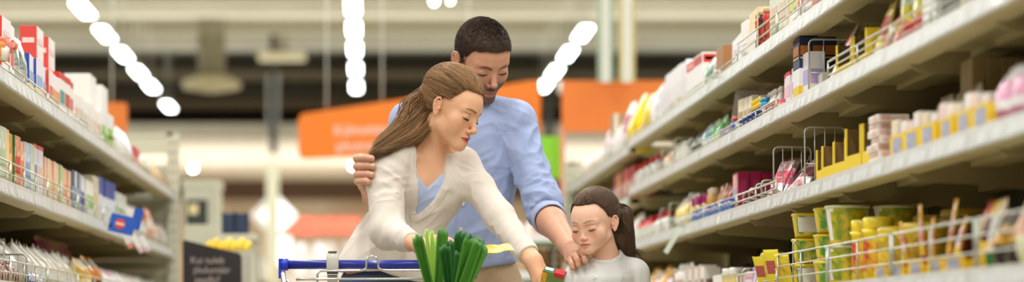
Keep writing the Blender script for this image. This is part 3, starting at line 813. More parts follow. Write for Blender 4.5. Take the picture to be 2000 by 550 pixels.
    for k in (0, 2): garment('shoe', sh[k:k+2], (-.2, 6.85, 0), (.4, 7.5, .14), .005, (.25, .12, .06), vcol_mat('shoe_leather', .4), root, org, cut=shoe_cut)
    return root

# ---------------------------------------------------------------- the girl
def build_girl():
    D = 6.88; root, org = person_root(1180, D, 'little girl with long brown hair in a white blouse looking down')
    skin = (.84, .50, .36)
    yaw, pit = math.radians(-35), math.radians(13)
    f = (math.sin(yaw)*math.cos(pit), -math.cos(yaw)*math.cos(pit), -math.sin(pit))
    R = frame(f, (-.06, 0, 1)); hs = .785; ho = put_head(R, hs, (-.0785, -.010, -.004), 1201, 436, 6.83)
    hp = head_prims(fem=1.0, child=1.0, open_mouth=.55)
    head = placed(hp, R, ho, hs, .01)
    nb = P(1180, 500, 6.90); hn = ho+R@np.array((0, -.028, -.045))
    shR = P(1132, 537, 6.93); shL = P(1238, 534, 6.93)
    torso = [ell(P(1183, 600, 6.93), (.098, .072, .14), .03), cone(nb+np.array((0, .02, -.030)), shR, .030, .030, .035), cone(nb+np.array((0, .02, -.030)), shL, .030, .032, .035), ell(P(1185, 700, 6.9), (.085, .07, .10), .05)]
    elR = P(1112, 640, 6.93); elL = P(1262, 640, 6.93); wrR = P(1085, 700, 6.74); wrL = P(1275, 720, 6.82)
    arms = [cone(shR, elR, .030, .025, .02), cone(elR, wrR, .025, .018, .01), cone(shL, elL, .030, .025, .02), cone(elL, wrL, .025, .018, .01)]
    for w, s in ((wrR, -1), (wrL, 1)):
        for i in range(4):
            m = w+np.array((.012*(i-1.5), -.03, -.035)); arms += [cone(w, m, .015, .009, .008)]+finger([m, m+np.array((0, -.012, -.02)), m+np.array((0, -.010, -.038))], .0075, .0055)
        arms += finger([w+np.array((-s*.012, -.008, -.01)), w+np.array((-s*.028, -.02, -.03)), w+np.array((-s*.028, -.03, -.045))], .009, .0062)
    nk = [cone(hn, nb, .035, .037, .018), cone(nb, nb+np.array((0, 0, -.03)), .037, .05, .02)]
    def sk(p):
        a = evalp(torso+arms, p)+.006; b = evalp(nk, p)
        def sm(a, b, k): h = np.clip(.5+.5*(a-b)/k, 0, 1); return a+(b-a)*h-k*h*(1-h)
        return sm(sm(a, b, .025), evalp([head], p), .012)
    V, Q = polygonize(sk, np.array((.50, 6.62, .62)), np.array((.86, 7.04, 1.25)), .0020)
    L = (V-ho)@R/hs; L[:,2] = np.where(L[:,2] < 0, L[:,2]/CHILD_SQ, L[:,2]); C = np.tile(np.array(skin), (len(V), 1)); m = L[:,2] > -.13
    C[m] = head_paint(L[m], skin, (.66, .24, .19), (.20, .11, .065), (.03, .018, .012), blush=.75, thick=.72)
    parts = [(V, Q, C)]
    lg, sh = legs(P(1185, 725, 6.9), .055, 6.9, (0, -1, 0), (.058, .042, .030))
    V, Q = polygonize(lambda p: evalp(lg+[torso[-1]], p)+.004, (.5, 6.7, .04), (.85, 7.1, .85), .010)
    parts.append((V, Q, limb_paint(V, skin)))
    V, Q, C = merge(parts); np_obj('body', V-org, Q, C, SKIN, root)
    lash_mesh(R, ho, hs, LASH, root, org, .0055)
    # ---- hair
    Wc = np.array((0, -.016, .034)); Wr = np.array((.0780, .099, .0915)); tie = np.array((0., -.098, .052))
    def cutf(p):
        g = -.040+.122*sstep(-.016, .048, p[:,1])
        g = np.where((p[:,1] > -.026) & (p[:,1] < .03), np.maximum(g, .022+.3*p[:,1]), g)
        g = g-.018*sstep(.045, .068, np.abs(p[:,0]))*sstep(.02, .05, p[:,1])
        return (g-p[:,2])*.8
    hv = [ell((0,-.014,.036), (.0775,.099,.0905), .001), ell((0,-.04,.048), (.068,.080,.066), .03)]
    cl = ho+hs*(R@tie); tail = [cl+np.array((-.004, -.004, -.012)), P(1216, 422, 6.94), P(1218, 455, 6.94), P(1222, 485, 6.95), P(1230, 520, 6.965)]
    low = [P(1206, 440, 6.91), P(1209, 465, 6.92), P(1215, 490, 6.94)]
    tp = chain(tail, [.016, .022, .024, .021, .012], .03)+chain(low, [.016, .020, .018], .02)+[cone(ho+R@np.array((0, -.07, .02)), ho+R@np.array((0, -.075, -.03)), .028, .03, .02)]
    def hf(p):
        l = (p-ho)@R/hs; d = hs*np.maximum(evalp(hv, l), cutf(l)); t = evalp(tp, p)
        k = .02; h_ = np.clip(.5+.5*(d-t)/k, 0, 1); return d+(t-d)*h_-k*h_*(1-h_)
    V, Q = polygonize(hf, np.array((.50, 6.7, .92)), np.array((.86, 7.08, 1.26)), .0028)
    base = np.array((.105, .060, .034))
    hair = np_obj('long_hair', V-org, Q, base*.85*(.9+.2*noise3(V*200)[:, None]), HAIR, root)
    S = 12000
    def crown(S, rough):
        u = RNG.normal(size=(S*3, 3)); u /= np.linalg.norm(u, axis=1)[:, None]; p = Wc+u*Wr
        k = (cutf(p) < -.0005) & (p[:,2] > tie[2]-.050-.25*np.clip(-p[:,1], 0, 1)) & ((u@((tie-Wc)/Wr)/np.linalg.norm((tie-Wc)/Wr)) < .93)
        return u[k]
    st = crown(S, 0); front_ = np.clip((cutf(Wc+st*Wr)+.02)/.02, 0, 1); S = len(st)
    en = np.tile((tie-Wc)/Wr, (S, 1))+RNG.normal(size=(S, 3))*.05
    K = 12; t = np.linspace(0, 1, K); cu = np.stack([slerp(st, en, tt) for tt in t], 1)
    off = (.0004+RNG.uniform(0, .0022, S)+.0016*noise3(st*9))[:, None]*np.ones((1, K))+.002*np.sin(t*PI)[None]*np.clip(st[:,2], 0, 1)[:, None]
    cr = hs*drape(Wc+cu*Wr, hv, off)@R.T+ho-org
    tone = lambda n: base*RNG.uniform(.85, 1.18, (n, 1))
    V1 = strands(cr, .00052, tone(S)*(1.0+.4*noise3(st*8))[:, None])
    def fall(n, s0, mids, end, curl, rad=.00065):
        t = np.linspace(0, 1, 16); nc = max(4, n//45); ci = RNG.integers(0, nc, n); U = np.clip(RNG.normal(size=(nc, 3)), -1.4, 1.4)[ci]*.85+np.clip(RNG.normal(size=(n, 3)), -2, 2)*.28
        pts = [s0]+[c+(U+RNG.normal(size=(n, 3))*.1)*r for c, r in mids]+[end[0]+(U*.8+RNG.normal(size=(n, 3))*.25)*end[1]]
        pts = np.stack(pts, 1); m = pts.shape[1]; u = t*(m-1); i = np.minimum(u.astype(int), m-2); w = (u-i)[None, :, None]
        g = lambda k: pts[:, np.clip(k, 0, m-1)]; p0, p1, p2, p3 = g(i-1), g(i), g(i+1), g(i+2)
        c = .5*(2*p1+(p2-p0)*w+(2*p0-5*p1+4*p2-p3)*w**2+(3*p1-p0-3*p2+p3)*w**3)
        ph = RNG.uniform(0, 6, (n, 1)); am = curl*np.clip(t-.5, 0, 1)[None]*2; c[..., 0] += am*np.sin(8*t[None]+ph); c[..., 2] += am*np.cos(8*t[None]+ph)*.5
        return strands(c-org, rad, tone(n))
    clasp = ho+hs*(R@tie); n = 2200
    V2 = fall(n, clasp+RNG.normal(size=(n, 3))*.007, [(P(1217, 415, 6.935), .012), (P(1219, 455, 6.93), .013), (P(1222, 490, 6.94), .012)], (P(1231, 522, 6.95), .012), .004)
    n = 2000; s0 = ho+hs*((np.stack([RNG.uniform(-.066, .01, n), RNG.uniform(-.10, -.035, n), RNG.uniform(-.03, .02, n)], 1))@R.T)
    V3 = fall(n, s0, [(P(1209, 452, 6.915), .012), (P(1215, 482, 6.93), .012)], (P(1228, 515, 6.945), .012), .004)
    n = 110; V4 = fall(n, clasp+RNG.normal(size=(n, 3))*.010, [(P(1222, 450, 6.94), .012), (P(1230, 490, 6.95), .010)], (P(1256, 508, 6.95), .016), .016, .0004)
    V, Q, C = merge([V1, V2, V3, V4]); np_obj('hair_strands', V, Q, C, HAIR, hair)
    # ---- blouse
    BL = vcol_mat('cotton', .88, bump=(600, .3), sheen=.1, weave=(500, .04))
    bp = [ell(P(1183, 597, 6.93), (.104, .082, .15), .03), cone(nb+np.array((0, .018, -.028)), shR, .037, .036, .03), cone(nb+np.array((0, .018, -.028)), shL, .037, .038, .03),
          ell(P(1184, 690, 6.9), (.105, .09, .12), .05), cone(shR, elR, .038, .036, .02), cone(shL, elL, .042, .038, .02), cone(elR, wrR, .034, .026, .01), cone(elL, wrL, .036, .026, .01)]
    nc = nb+np.array((-.004, -.012, .0)); rz = .052
    bp.append(cone(nb+np.array((0, .004, -.010)), nb+np.array((0, .004, -.060)), .050, .078, .025))
    neck = ell(nb+np.array((-.002, -.014, .030)), (.050, .060, .050))
    def bcut(p, d):
        d = np.maximum(d, -neck.f(p))
        for c, a in ((wrR, wrR-elR), (wrL, wrL-elL)):
            a = a/np.linalg.norm(a); w = np.linalg.norm(p-c, axis=1) < .08; d = np.where(w, np.maximum(d, (p-c)@a+.012), d)
        return np.maximum(d, P(0, 740, 6.9)[2]-p[:,2])
    bx = P(1163, 0, 6.82)[0]
    def bpost(V, N):
        q = V.copy(); l = V-nc; rr = np.sqrt((l[:,0]/.054)**2+(l[:,1]/.058)**2)
        w = neck.f(V) < .011; q[w] += N[w]*.0014
        pl = P(1162, 0, 6.82)[0]; w = (np.abs(V[:,0]-pl-.0*l[:,2]) < .011) & (N[:,1] < -.2) & (neck.f(V) > .011); q[w] += N[w]*.0016
        return q
    wr = [(P(1190, 575, 6.82), (.10, .12, .035), (.2, 0, 1), 40, .0028), (P(1235, 545, 6.85), (.05, .1, .05), (.4, 0, 1), 44, .003), (P(1125, 545, 6.85), (.04, .1, .05), (-.3, 0, 1), 44, .003)]
    bo = garment('blouse', bp, (.50, 6.66, .60), (.86, 7.04, 1.10), .0026, (.80, .80, .79), BL, root, org, wr, bpost, bcut)
    for py in (516, 541):
        b = MB(); b.lathe([(.0045, 0), (.0055, .0008), (.0055, .002), (.0040, .0026), (.0035, .0018)], nmat('white_button', (.82, .82, .80), .3), n=14)
        o = b.build('button', bo); o.location = P(1162, py, 6.8)-org; BUTTONS.append((o, bo, org))
    sk_ = [ell(P(1185, 740, 6.9), (.10, .085, .06), .03)]+[cone(P(1185, 730, 6.9), P(1185, 860, 6.9), .085, .15, .02)]
    garment('skirt', sk_, (.45, 6.7, .42), (.9, 7.1, .78), .007, (.12, .14, .25), vcol_mat('denim', .85), root, org, (), None, lambda p, d: np.maximum(np.maximum(d, P(0, 850, 6.9)[2]-p[:,2]), p[:,2]-P(0, 722, 6.9)[2]))
    for k in (0, 2): garment('shoe', sh[k:k+2], (.45, 6.6, 0), (.9, 7.1, .14), .005, (.6, .55, .55), vcol_mat('shoe_leather', .4), root, org, cut=shoe_cut)
    return root
# ================================================================ the store
A_, B_ = .98, 1.18           # aisle-side edge of the shelves, left and right
def hexc(s):
    s = s.lstrip('#'); v = [int(s[i:i+2], 16)/255 for i in (0, 2, 4)]
    return tuple(x/12.92 if x <= .04045 else ((x+.055)/1.055)**2.4 for x in v)
def pm(col, kind='paper', art=None, sc=45):
    """printed packaging material: kind paper / gloss / film / foil; art = second print colour"""
    nm = f'{kind}_{col.lstrip("#")}'+(f'_{art.lstrip("#")}' if art else '')
    r = dict(paper=.45, gloss=.25, film=.22, foil=.28)[kind]
    return nmat(nm, hexc(col), r, metal=.55 if kind == 'foil' else 0, noise=(sc, hexc(art), .95) if art else None,
                bump=(60, .5) if kind in ('film', 'foil') else None, spec=.5)
STEEL = nmat('shelf_enamel', hexc('#c8bc8c'), .45, noise=(6, hexc('#bcae7c'), .5))
BRK = nmat('bracket_enamel', hexc('#a3956a'), .5)
BACK = nmat('back_panel_enamel', hexc('#524a36'), .6)
RAIL = nmat('price_rail_plastic', hexc('#cbcdc6'), .38, spec=.4, noise=(9, hexc('#bcbeb7'), .8))
TAG = nmat('price_tag_paper', hexc('#dcdeda'), .4, spec=.4, noise=(180, hexc('#b4b6b4'), .6))
WIRE = nmat('zinc_wire', hexc('#c4c8bb'), .3, metal=.5)

def shelf_plane(side, px, z, off=.0):
    """depth at which a point of the shelf front is seen at image column px"""
    return FPX*(B_+off)/(px-VX) if side > 0 else FPX*(A_+off)/(VX-px)

def bay(side, y0, y1, levels, label, depth=.45, guards=(), talls=True, top=1.95, group='', rail=.034):
    """one bay of gondola shelving between y0 and y1; levels = heights of the shelf tops"""
    X = B_ if side > 0 else A_; L = y1-y0
    root = empty('shelving_bay', (side*X, y0, 0), label=label, cat='shelves', group=group)
    s = side
    def bx(mb, x0, x1, ya, yb, z0, z1, m): mb.box((min(s*x0, s*x1), ya, z0), (max(s*x0, s*x1), yb, z1), m)
    mb = MB(); bx(mb, depth, depth+.02, 0, L, .06, top, BACK)
    for k in range(3): bx(mb, depth-.002, depth, .02, L-.02, .35+k*.5, .352+k*.5, BRK)
    mb.build('back_panel', root)
    mb = MB(); bx(mb, depth-.03, depth+.05, 0, .03, 0, top, BRK)
    mb.build('upright', root)
    mb = MB(); bx(mb, .02, depth+.02, .002, L-.002, 0, .10, STEEL); mb.build('base_plinth', root)
    for i, z in enumerate(levels):
        mb = MB()
        bx(mb, .004, depth, .001, L-.001, z-.006, z, STEEL)              # deck
        bx(mb, .004, .010, .001, L-.001, z-.034, z-.006, STEEL)          # front lip
        bx(mb, .010, .075, .001, L-.001, z-.034, z-.030, STEEL)          # returned lip
        bx(mb, .19, .25, .004, L-.004, z-.020, z-.006, STEEL)            # stiffener
        bx(mb, depth-.05, depth-.002, .004, L-.004, z-.034, z-.006, STEEL)
        sh = mb.build('shelf', root)
        # tilted price rail with its paper tickets
        mb = MB()
        V = [(-.006*s, .002, z-.036), (.002*s, .002, z-.038), (.002*s, .002, z+.004), (-.001*s, .002, z+.004)]
        V += [(a, L-.002, c) for a, b, c in V]
        mb.add(V, [(0,1,2,3), (7,6,5,4), (0,4,5,1), (1,5,6,2), (2,6,7,3), (3,7,4,0)], RAIL)
        rnd = random.Random(int(y0*1000)+i*7+(0 if s > 0 else 5)); y = .03
        while y < L-.08:
            w = rnd.choice((.045, .055, .065)); f0 = -.0064*s; f1 = -.0014*s
            mb.add([(f0, y, z-.033), (f0, y+w, z-.033), (f1, y+w, z-.001), (f1, y, z-.001)], [(0,1,2,3)], TAG if rnd.random() < .985 else pm('#f4f4f0', 'gloss')); y += w+rnd.choice((.006, .012, .05))
        mb.build('price_rail', sh)
        # cantilever bracket at the near end of the bay
        mb = MB(); t = .004
        prof = [(.050, z-.034), (.075, z-.052), (.200, z-.058), (depth, z-.085), (depth, z-.006), (.050, z-.006)]
        V = [(s*a, -t+.006, c) for a, c in prof]+[(s*a, t+.006, c) for a, c in prof]; n = len(prof)
        mb.add(V, [tuple(range(n)), tuple(range(n, 2*n))[::-1]]+[(j, j+n, (j+1) % n+n, (j+1) % n) for j in range(n)], BRK)
        mb.build('bracket', root)
        if i in guards:
            hts = guards[i]; mb = MB(); r = .0022; xo = s*.012
            for hh in hts: mb.tube([(xo, .01, z+hh), (xo, L-.01, z+hh)], r if hh < max(hts) else .0028, WIRE, n=6)
            k = max(2, int(L/.26))
            for j in range(k+1):
                yy = .012+(L-.024)*j/k; mb.tube([(xo, yy, z), (xo, yy, z+max(hts))], .0028, WIRE, n=6)
            if talls:
                for j in range(int(L/.05)):
                    yy = .03+j*.05; mb.tube([(xo, yy, z), (xo, yy, z+min(hts))], .0012, WIRE, n=4)
            mb.build('wire_guard', root)
    return root

ORD = ['nearest', 'second-nearest', 'third-nearest', 'fourth-nearest', 'fifth-nearest', 'sixth-nearest', 'seventh-nearest', 'eighth-nearest', 'ninth-nearest', 'tenth-nearest', 'eleventh-nearest', 'twelfth-nearest', 'thirteenth-nearest', 'fourteenth-nearest', 'fifteenth-nearest', 'sixteenth-nearest', 'seventeenth-nearest', 'eighteenth-nearest', 'nineteenth-nearest', 'twentieth-nearest']
LZ = [.45, .70, .952, 1.226, 1.522]
RZ = [.40, .66, .938, 1.210, 1.458, 1.670]
RZF = [.40, .66, .938, 1.190, 1.420, 1.650]

def build_shelving():
    pitch = .775
    for k in range(13):
        y0 = 12.45-(k+1)*.80; 
        g = {4: (.016, .034), 3: (.030, .062), 2: (.030, .062)}
        bay(-1, y0, y0+.80, LZ, f'cream steel shelving bay of the left-hand row, {("farthest" if k == 0 else ORD[k]+" from the far end").replace("-nearest", "")}', guards=g, top=1.62, group='shelving bays of the left-hand row')
    ys = [11.0-pitch*i for i in range(1, 12)]
    for k, y0 in enumerate(ys):
        g = {5: (.016, .030)}
        if y0 < 7.9: g[5] = (.036, .068)
        if y0 < 5.6: g = {}
        if 7.0 < y0 < 9.5: g[4] = (.016, .032)
        if y0 > 9.5: g[4] = (.022, .045)
        if 4.7 < y0 < 6.0: g[4] = (.018, .036, .054)
        if y0 > 6.9: g[3] = (.022, .044)
        if y0 < 6.8: g[2] = (.034, .068, .100)
        elif y0 < 7.9: g[2] = (.03, .06)
        bay(1, y0, y0+pitch, RZ, f'cream steel shelving bay of the right-hand row, {("next to the lower far run" if k == 0 else ORD[k]+" from the low far run").replace("-nearest", "")}', guards=g, group='shelving bays of the near right-hand row', talls=False, top=1.74)
    for k in range(4):
        y0 = 14.25-(k+1)*.80
        bay(1, y0, y0+.80, RZF, f'cream shelving bay of the lower far right run, {("farthest" if k == 0 else ORD[k]).replace("-nearest", "")} from its far end' if k else 'cream shelving bay at the very far end of the right side', guards={5: (.02, .04), 4: (.03, .06)}, group='shelving bays of the far right run', top=1.70)
    # closing end panels
    for s, X, y, top, lab in ((-1, A_, 12.46, 1.82, 'left-hand'), (1, B_, 14.26, 1.80, 'right-hand')):
        root = empty('end_frame', (s*X, y, 0), label=f'pale perforated steel end frame closing the far end of the {lab} shelves', cat='frame')
        cm = nmat('end_frame_enamel', hexc('#cbc9b2'), .5)
        mb = MB(); x0, x1 = -.03, .03
        mb.box((x0, 0, 0), (x1, .05, top), cm)
        for k in range(int(top/.05)-1):
            for q in (-.012, .012): mb.box((q-.004, -.001, .06+k*.05), (q+.004, .001, .085+k*.05), pm('#8f8c78'))
        mb.build('upright', root)
        mb = MB(); mb.box((s*.48-.03, 0, 0), (s*.48+.03, .05, top), cm); mb.build('upright', root)
        mb = MB(); mb.box((min(0, s*.48), .005, top-.10), (max(0, s*.48), .045, top), cm); mb.box((min(0, s*.48), .0, top-.015), (max(0, s*.48), .055, top+.0), cm); mb.build('header_rail', root)
        mb = MB()
        for k in range(26): mb.box((min(0, s*.48), .012, .10+k*.060), (max(0, s*.48), .03, 0.157+k*.060), nmat('slat_enamel', hexc('#b5b79e'), .5))
        mb.build('slatted_panel', root)

def sign_text(lines, mat, size, at, rot, parent, gap=1.15):
    for i, t in enumerate(lines):
        o = text_obj(t, 'lettering', mat, size, (0, 0, 0), rot, parent)
        R = Matrix.Rotation(rot[2], 3, 'Z'); o.location = Vector(at)+Vector((0, 0, -i*size*gap))

def rounded_board(w0, w1, h0, h1, r, t, mat, name, parent, label=None):
    """board with bottom edge level, left height h0, right height h1, rounded corners; origin bottom left"""
    c = [(0, 0), (w1, 0), (w1, h1), (0, h0)]; pts = []
    for i, (x, z) in enumerate(c):
        p = Vector((x, z)); a = (Vector(c[i-1])-p).normalized(); b = (Vector(c[(i+1) % 4])-p).normalized()
        for k in range(7):
            u = k/6; pts.append(p+a*r*(1-u)**2+b*r*u*u)
    n = len(pts); V = [(q.x, 0, q.y) for q in pts]+[(q.x, t, q.y) for q in pts]
    mb = MB(); mb.add(V, [tuple(range(n)), tuple(range(n, 2*n))[::-1]]+[(j, (j+1) % n, (j+1) % n+n, j+n) for j in range(n)], mat)
    return mb.build(name, parent)

def struct_box(name, lo, hi, mat):
    return meta(MB().box(lo, hi, mat).build(name), kind='structure')

def build_hall():
    fl = nmat('floor_tile', hexc('#e4dfce'), .35, noise=(2.5, hexc('#dad4c2'), .6))
    struct_box('floor', (-16, -4, -.1), (16, 64, 0), fl)
    roof = nmat('roof_sheet', hexc('#8a8268'), .7)
    struct_box('ceiling', (-16, 16, 6.30), (16, 60, 6.4), roof)
    dark = nmat('hall_wall_brown', hexc('#54463a'), .8, noise=(.8, hexc('#463a30'), .7))
    struct_box('wall_back', (-16, 58.0, 0), (16, 58.3, 6.4), nmat('wall_back_paint', hexc('#a3907a'), .8))
    struct_box('wall_left', (-16.2, -4, 0), (-16, 58.3, 6.4), nmat('wall_side_paint', hexc('#b5ab98'), .8))
    struct_box('wall_right', (16, -4, 0), (16.2, 58.3, 6.4), nmat('wall_side_paint', hexc('#b5ab98'), .8))
    # big trusses, ducts and purlins crossing the hall under the roof
    def beam(n, yv, d, dy, col, thick=None, kind='box'):
        """beam whose underside.. top are seen between two image rows at depth d"""
        z1 = CZ+(VY-yv[0])*d/FPX; z0 = CZ+(VY-yv[1])*d/FPX
        struct_box(f'trim_{n}', (-15.9, d, z0), (15.9, d+dy, z1), nmat('beam_'+col, hexc('#'+col), .7, noise=(.35, hexc('#9c957f'), .35)))
    beam(1, (0, 27), 39.0, .5, 'd8d2bd'); beam(2, (27, 36), 39.6, .4, '8f876c'); beam(3, (36, 62), 42, .3, 'a39c80')
    beam(4, (62, 92), 45.5, .8, 'c9c6b4'); beam(5, (92, 104), 47, .4, '85837a'); beam(6, (104, 122), 49, .3, '5b5144')
    beam(7, (122, 137), 49.6, .4, '8d8068'); beam(8, (138, 157), 48.2, .4, 'b5a78e'); beam(9, (157, 168), 50.2, .3, '6a5c4c')
    beam(10, (168, 194), 49.8, .4, 'a09886'); beam(11, (194, 212), 49.2, .4, 'b59a80')
    z0 = CZ+(VY-268)*50/FPX; z1 = CZ+(VY-205)*50/FPX
    struct_box('wall_upper_back', (-15.9, 50.6, z0-.3), (15.9, 50.8, z1+2.0), dark)
    # lower suspended ceiling of the far part and the brown band above its counters
    zs = CZ+(VY-268)*44/FPX
    struct_box('ceiling_lowered', (-15.9, 44, zs-.0), (15.9, 57.9, zs+.25), nmat('lowered_ceiling_tiles', hexc('#d7d0c2'), .7, noise=(1.2, hexc('#c5bcae'), .5)))
    struct_box('wall_counter_back', (-15.9, 57.0, 0), (15.9, 57.3, zs), nmat('counter_wall', hexc('#c8a98c'), .8, noise=(.5, hexc('#e8d8c4'), .9)))
    struct_box('trim_12', (-15.9, 56.5, CZ+(VY-388)*56.5/FPX), (15.9, 56.9, CZ+(VY-345)*56.5/FPX), nmat('band_brown', hexc('#5b432f'), .7))
    # ceiling lamp rows
    glow = nmat('lamp_tube', (1, 1, 1), .4, emit=((.93, 1.0, .97), 14)); body = nmat('lamp_body', hexc('#e8e8e0'), .4)
    rows = ((-3.72, 'left', [(y, 1) for y in (29.8, 32.3, 35.0, 37.6, 40.2, 42.5, 46.3)]), (-.17, 'middle', [(y, 1) for y in (29.6, 32.0, 34.4, 36.9, 39.7, 42.6)]), (3.08, 'right', [(y, 1) for y in (34.9, 37.5, 40.1, 42.4)]))
    for X, nm, ys in rows:
        for k, (y, _) in enumerate(ys):
            o = empty('ceiling_lamp', (X, y, 5.02), label=f'glowing white strip lamp, {ORD[k]} in the {nm} ceiling row', cat='lamp', group=f'strip lamps of the {nm} ceiling row')
            MB().box((-.075, -.66, 0), (.075, .66, .03), glow).build('tube', o)
            MB().box((-.08, -.70, .03), (.08, .70, .09), body).build('housing', o)
            for q in (-.5, .5): MB().tube([(0, q, .09), (0, q, 1.28)], .008, body, n=4, cap=False).build('hanger', o)
    # small round lamps
    for k, (px, py, d, r, lab) in enumerate(((377, 328, 44.8, .045, 'small round glowing lamp under the lowered ceiling beside the left end frame'), (689, 324, 44.8, .035, 'small round glowing lamp just left of the man\'s fingers'), (848, 3, 40, .035, 'small round glowing lamp on the beam above the couple'), (880, 2, 40, .015, 'faint tiny lamp on the beam right of the round one'))):
        p = P(px, py, d if k < 2 else 38.5)
        o = empty('spot_lamp', tuple(p), label=lab, cat='lamp')
        MB().lathe([(0.02, -.03), (r, -.025), (r, .0)], glow, n=16, M=Matrix.Rotation(PI/2, 4, 'X')).build('bulb', o)
        MB().lathe([(r*1.1, .0), (r*1.15, .05), (r*.8, .10)], body, n=16, M=Matrix.Rotation(-PI/2, 4, 'X')).build('housing', o)
    # air duct with its round diffuser, square diffuser, columns
    def pxbox(name, x0, x1, y0, y1, d, t, mat, parent=None, **kw):
        a = P(x0, y1, d); b = P(x1, y0, d)
        if parent is None:
            o = MB().box((0, 0, 0), (b[0]-a[0], t, b[2]-a[2]), mat).build(name, loc=tuple(a), **kw); return o
        pl = np.array(parent.location); a = a-pl; b = b-pl
        return MB().box((a[0], 0, a[2]), (b[0], t, b[2]), mat).build(name, parent)
    dct = empty('air_duct', tuple(P(413, 165, 40)), label='grey round air duct dropping from the roof with a wide cream diffuser', cat='duct')
    gd = nmat('duct_metal', hexc('#a09a82'), .5); cd = nmat('diffuser_cream', hexc('#d9cfa9'), .5)
    MB().lathe([(.22, .12), (.22, .60), (.235, .62), (.235, .66), (.22, .68), (.22, 1.25)], gd, n=20).build('duct_pipe', dct)
    MB().lathe([(.10, -.12), (.46, -.06), (.48, .0), (.46, .05), (.22, .14)], cd, n=24).build('diffuser', dct)
    o = empty('air_diffuser', tuple(P(550, 108, 43.5)), label='flat cream rectangular air diffuser hanging under the beams', cat='vent')
    MB().box((-.42, 0, -.06), (.42, .4, .06), cd).build('diffuser_plate', o); MB().box((-.10, .1, .06), (.10, .3, .6), gd).build('duct_neck', o)
    col = nmat('column_grey', hexc('#4a4a46'), .6)
    for px, w, y0, y1, d, m, lab in ((534, 14, 100, 268, 43.9, col, 'dark grey slim steel column beyond the hanging sign'), (1072, 16, 190, 268, 43.9, col, 'dark steel column under the right lamp row')):
        pxbox('steel_column', px-w/2, px+w/2, y0-60, 300, d, .12, m, label=lab, cat='column')
    cr = nmat('column_cream', hexc('#cfcdb4'), .6)
    a = P(520, 640, 29.6); b = P(544, 318, 29.6)
    MB().box((0, 0, 0), (b[0]-a[0], .16, 2.86), cr).build('square_column', loc=(a[0], 29.6, 0), label='square cream column standing between the diamond signs', cat='column')
    # white and yellow-edged hanging posts above the orange board
    for x0, x1, e, lab in ((1172, 1194, '#9fb59a', 'white hanging post with green edges above the orange board'), (1213, 1237, '#cfc07a', 'white hanging post with yellow edges above the orange board')):
        r = empty('hanging_post', tuple(P((x0+x1)/2, 160, 17.8)), label=lab, cat='post')
        w = (x1-x0)*17.8/FPX
        MB().box((-w/2+.012, 0, 0), (w/2-.012, .05, 1.2), nmat('post_white', hexc('#eeece0'), .4)).build('post_core', r)
        for q in (-1, 1): MB().box((q*w/2-.012, -.004, 0), (q*w/2+.012, .054, 1.2), pm(e)).build('edge_strip', r)
    # signs
    org = nmat('sign_orange', hexc('#f7852f'), .45); white = nmat('sign_white', hexc('#fbe9dc'), .5)
    r = empty('hanging_sign', tuple(P(583, 310, 19)), rz=math.radians(-32), label='long orange hanging sign with rounded corner and two white lines of writing', cat='sign')
    rounded_board(0, 2.1, .345, .50, .06, .03, org, 'board', r)
    sign_text(['Külmutatud', 'jahutooted'], white, .115, (.60, -.004, .20), (PI/2, 0, 0), r, 1.05)
    for q in (.25, .75, 1.5): MB().tube([(q, .015, .36+.07*q), (q, .015, 1.9)], .006, body, n=4).build('hanging_wire', r)
    r = empty('orange_board', tuple(P(1098, 257, 17.9)), label='large plain orange board hanging above the far right shelves', cat='sign')
    rounded_board(0, .78, .372, .372, .012, .04, org, 'board', r)
    MB().tube([(-.012, .02, .28), (-.012, .02, .37)], .022, nmat('post_white', hexc('#eeece0'), .4), n=10).build('end_cap', r)
    r = empty('orange_sign', tuple(P(190, 262, 17.0)), label='small orange sign with rounded corners behind the top left cartons', cat='sign')
    rounded_board(0, .205, .22, .22, .03, .03, org, 'board', r); MB().tube([(.1, .015, .21), (.1, .015, 1.4)], .005, body, n=4).build('hanging_wire', r)
    r = empty('green_sign', tuple(P(1040, 347, 15.5)), label='bright lime green sign panel right of the man\'s shoulder', cat='sign')
    rounded_board(0, .178, .262, .262, .004, .03, nmat('sign_green', hexc('#8fdc2a'), .45), 'board', r)
    r = empty('post', (P(1099, 0, 15.4)[0], 15.4, 0), label='salmon-coloured slim post left of the far right shelves', cat='post')
    MB().box((-.014, 0, 0), (.014, .03, 2.08), nmat('post_salmon', hexc('#ef9b7b'), .5)).build('post_core', r); MB().box((-.02, -.004, 1.60), (.02, .034, 1.64), nmat('post_white', hexc('#eeece0'), .4)).build('clip', r)
    # diamond signs by the column
    for px, d, m, s_, lab in ((523, 30.6, nmat('diamond_grey', hexc('#dcd8d2'), .4), .23, 'pale grey diamond sign left of the cream column'), (543, 30.3, nmat('diamond_lit', (1, 1, 1), .4, emit=((.93, 1, .95), .9)), .24, 'bright lit white diamond sign right of the cream column')):
        r = empty('diamond_sign', tuple(P(px, 420, d)), label=lab, cat='sign')
        MB().add([(0, 0, -s_), (s_, 0, 0), (0, 0, s_), (-s_, 0, 0), (0, .05, -s_), (s_, .05, 0), (0, .05, s_), (-s_, .05, 0)], [(0,1,2,3), (7,6,5,4), (0,4,5,1), (1,5,6,2), (2,6,7,3), (3,7,4,0)], m).build('panel', r)
        MB().tube([(0, .03, s_), (0, .03, 1.75)], .003, body, n=4).build('hanging_wire', r)
        if 'lit' in m.name: MB().box((-.02, .0, -.62), (.16, .05, -.26), m).build('lower_panel', r)
    # red lettering over the far counter
    r = empty('counter_lettering', tuple(P(560, 462, 40)), label='glowing red letters above the far counter left of the woman', cat='sign')
    rd = nmat('letter_red', (1, .25, .16), .4, emit=((1, .20, .12), 1.5))
    for row, (t, zz) in enumerate((('KOHVIK', .17),)):
        o = text_obj(t, 'letters', rd, .33, (.60, 0, zz), (PI/2, 0, 0), r, .03, space=1.05)
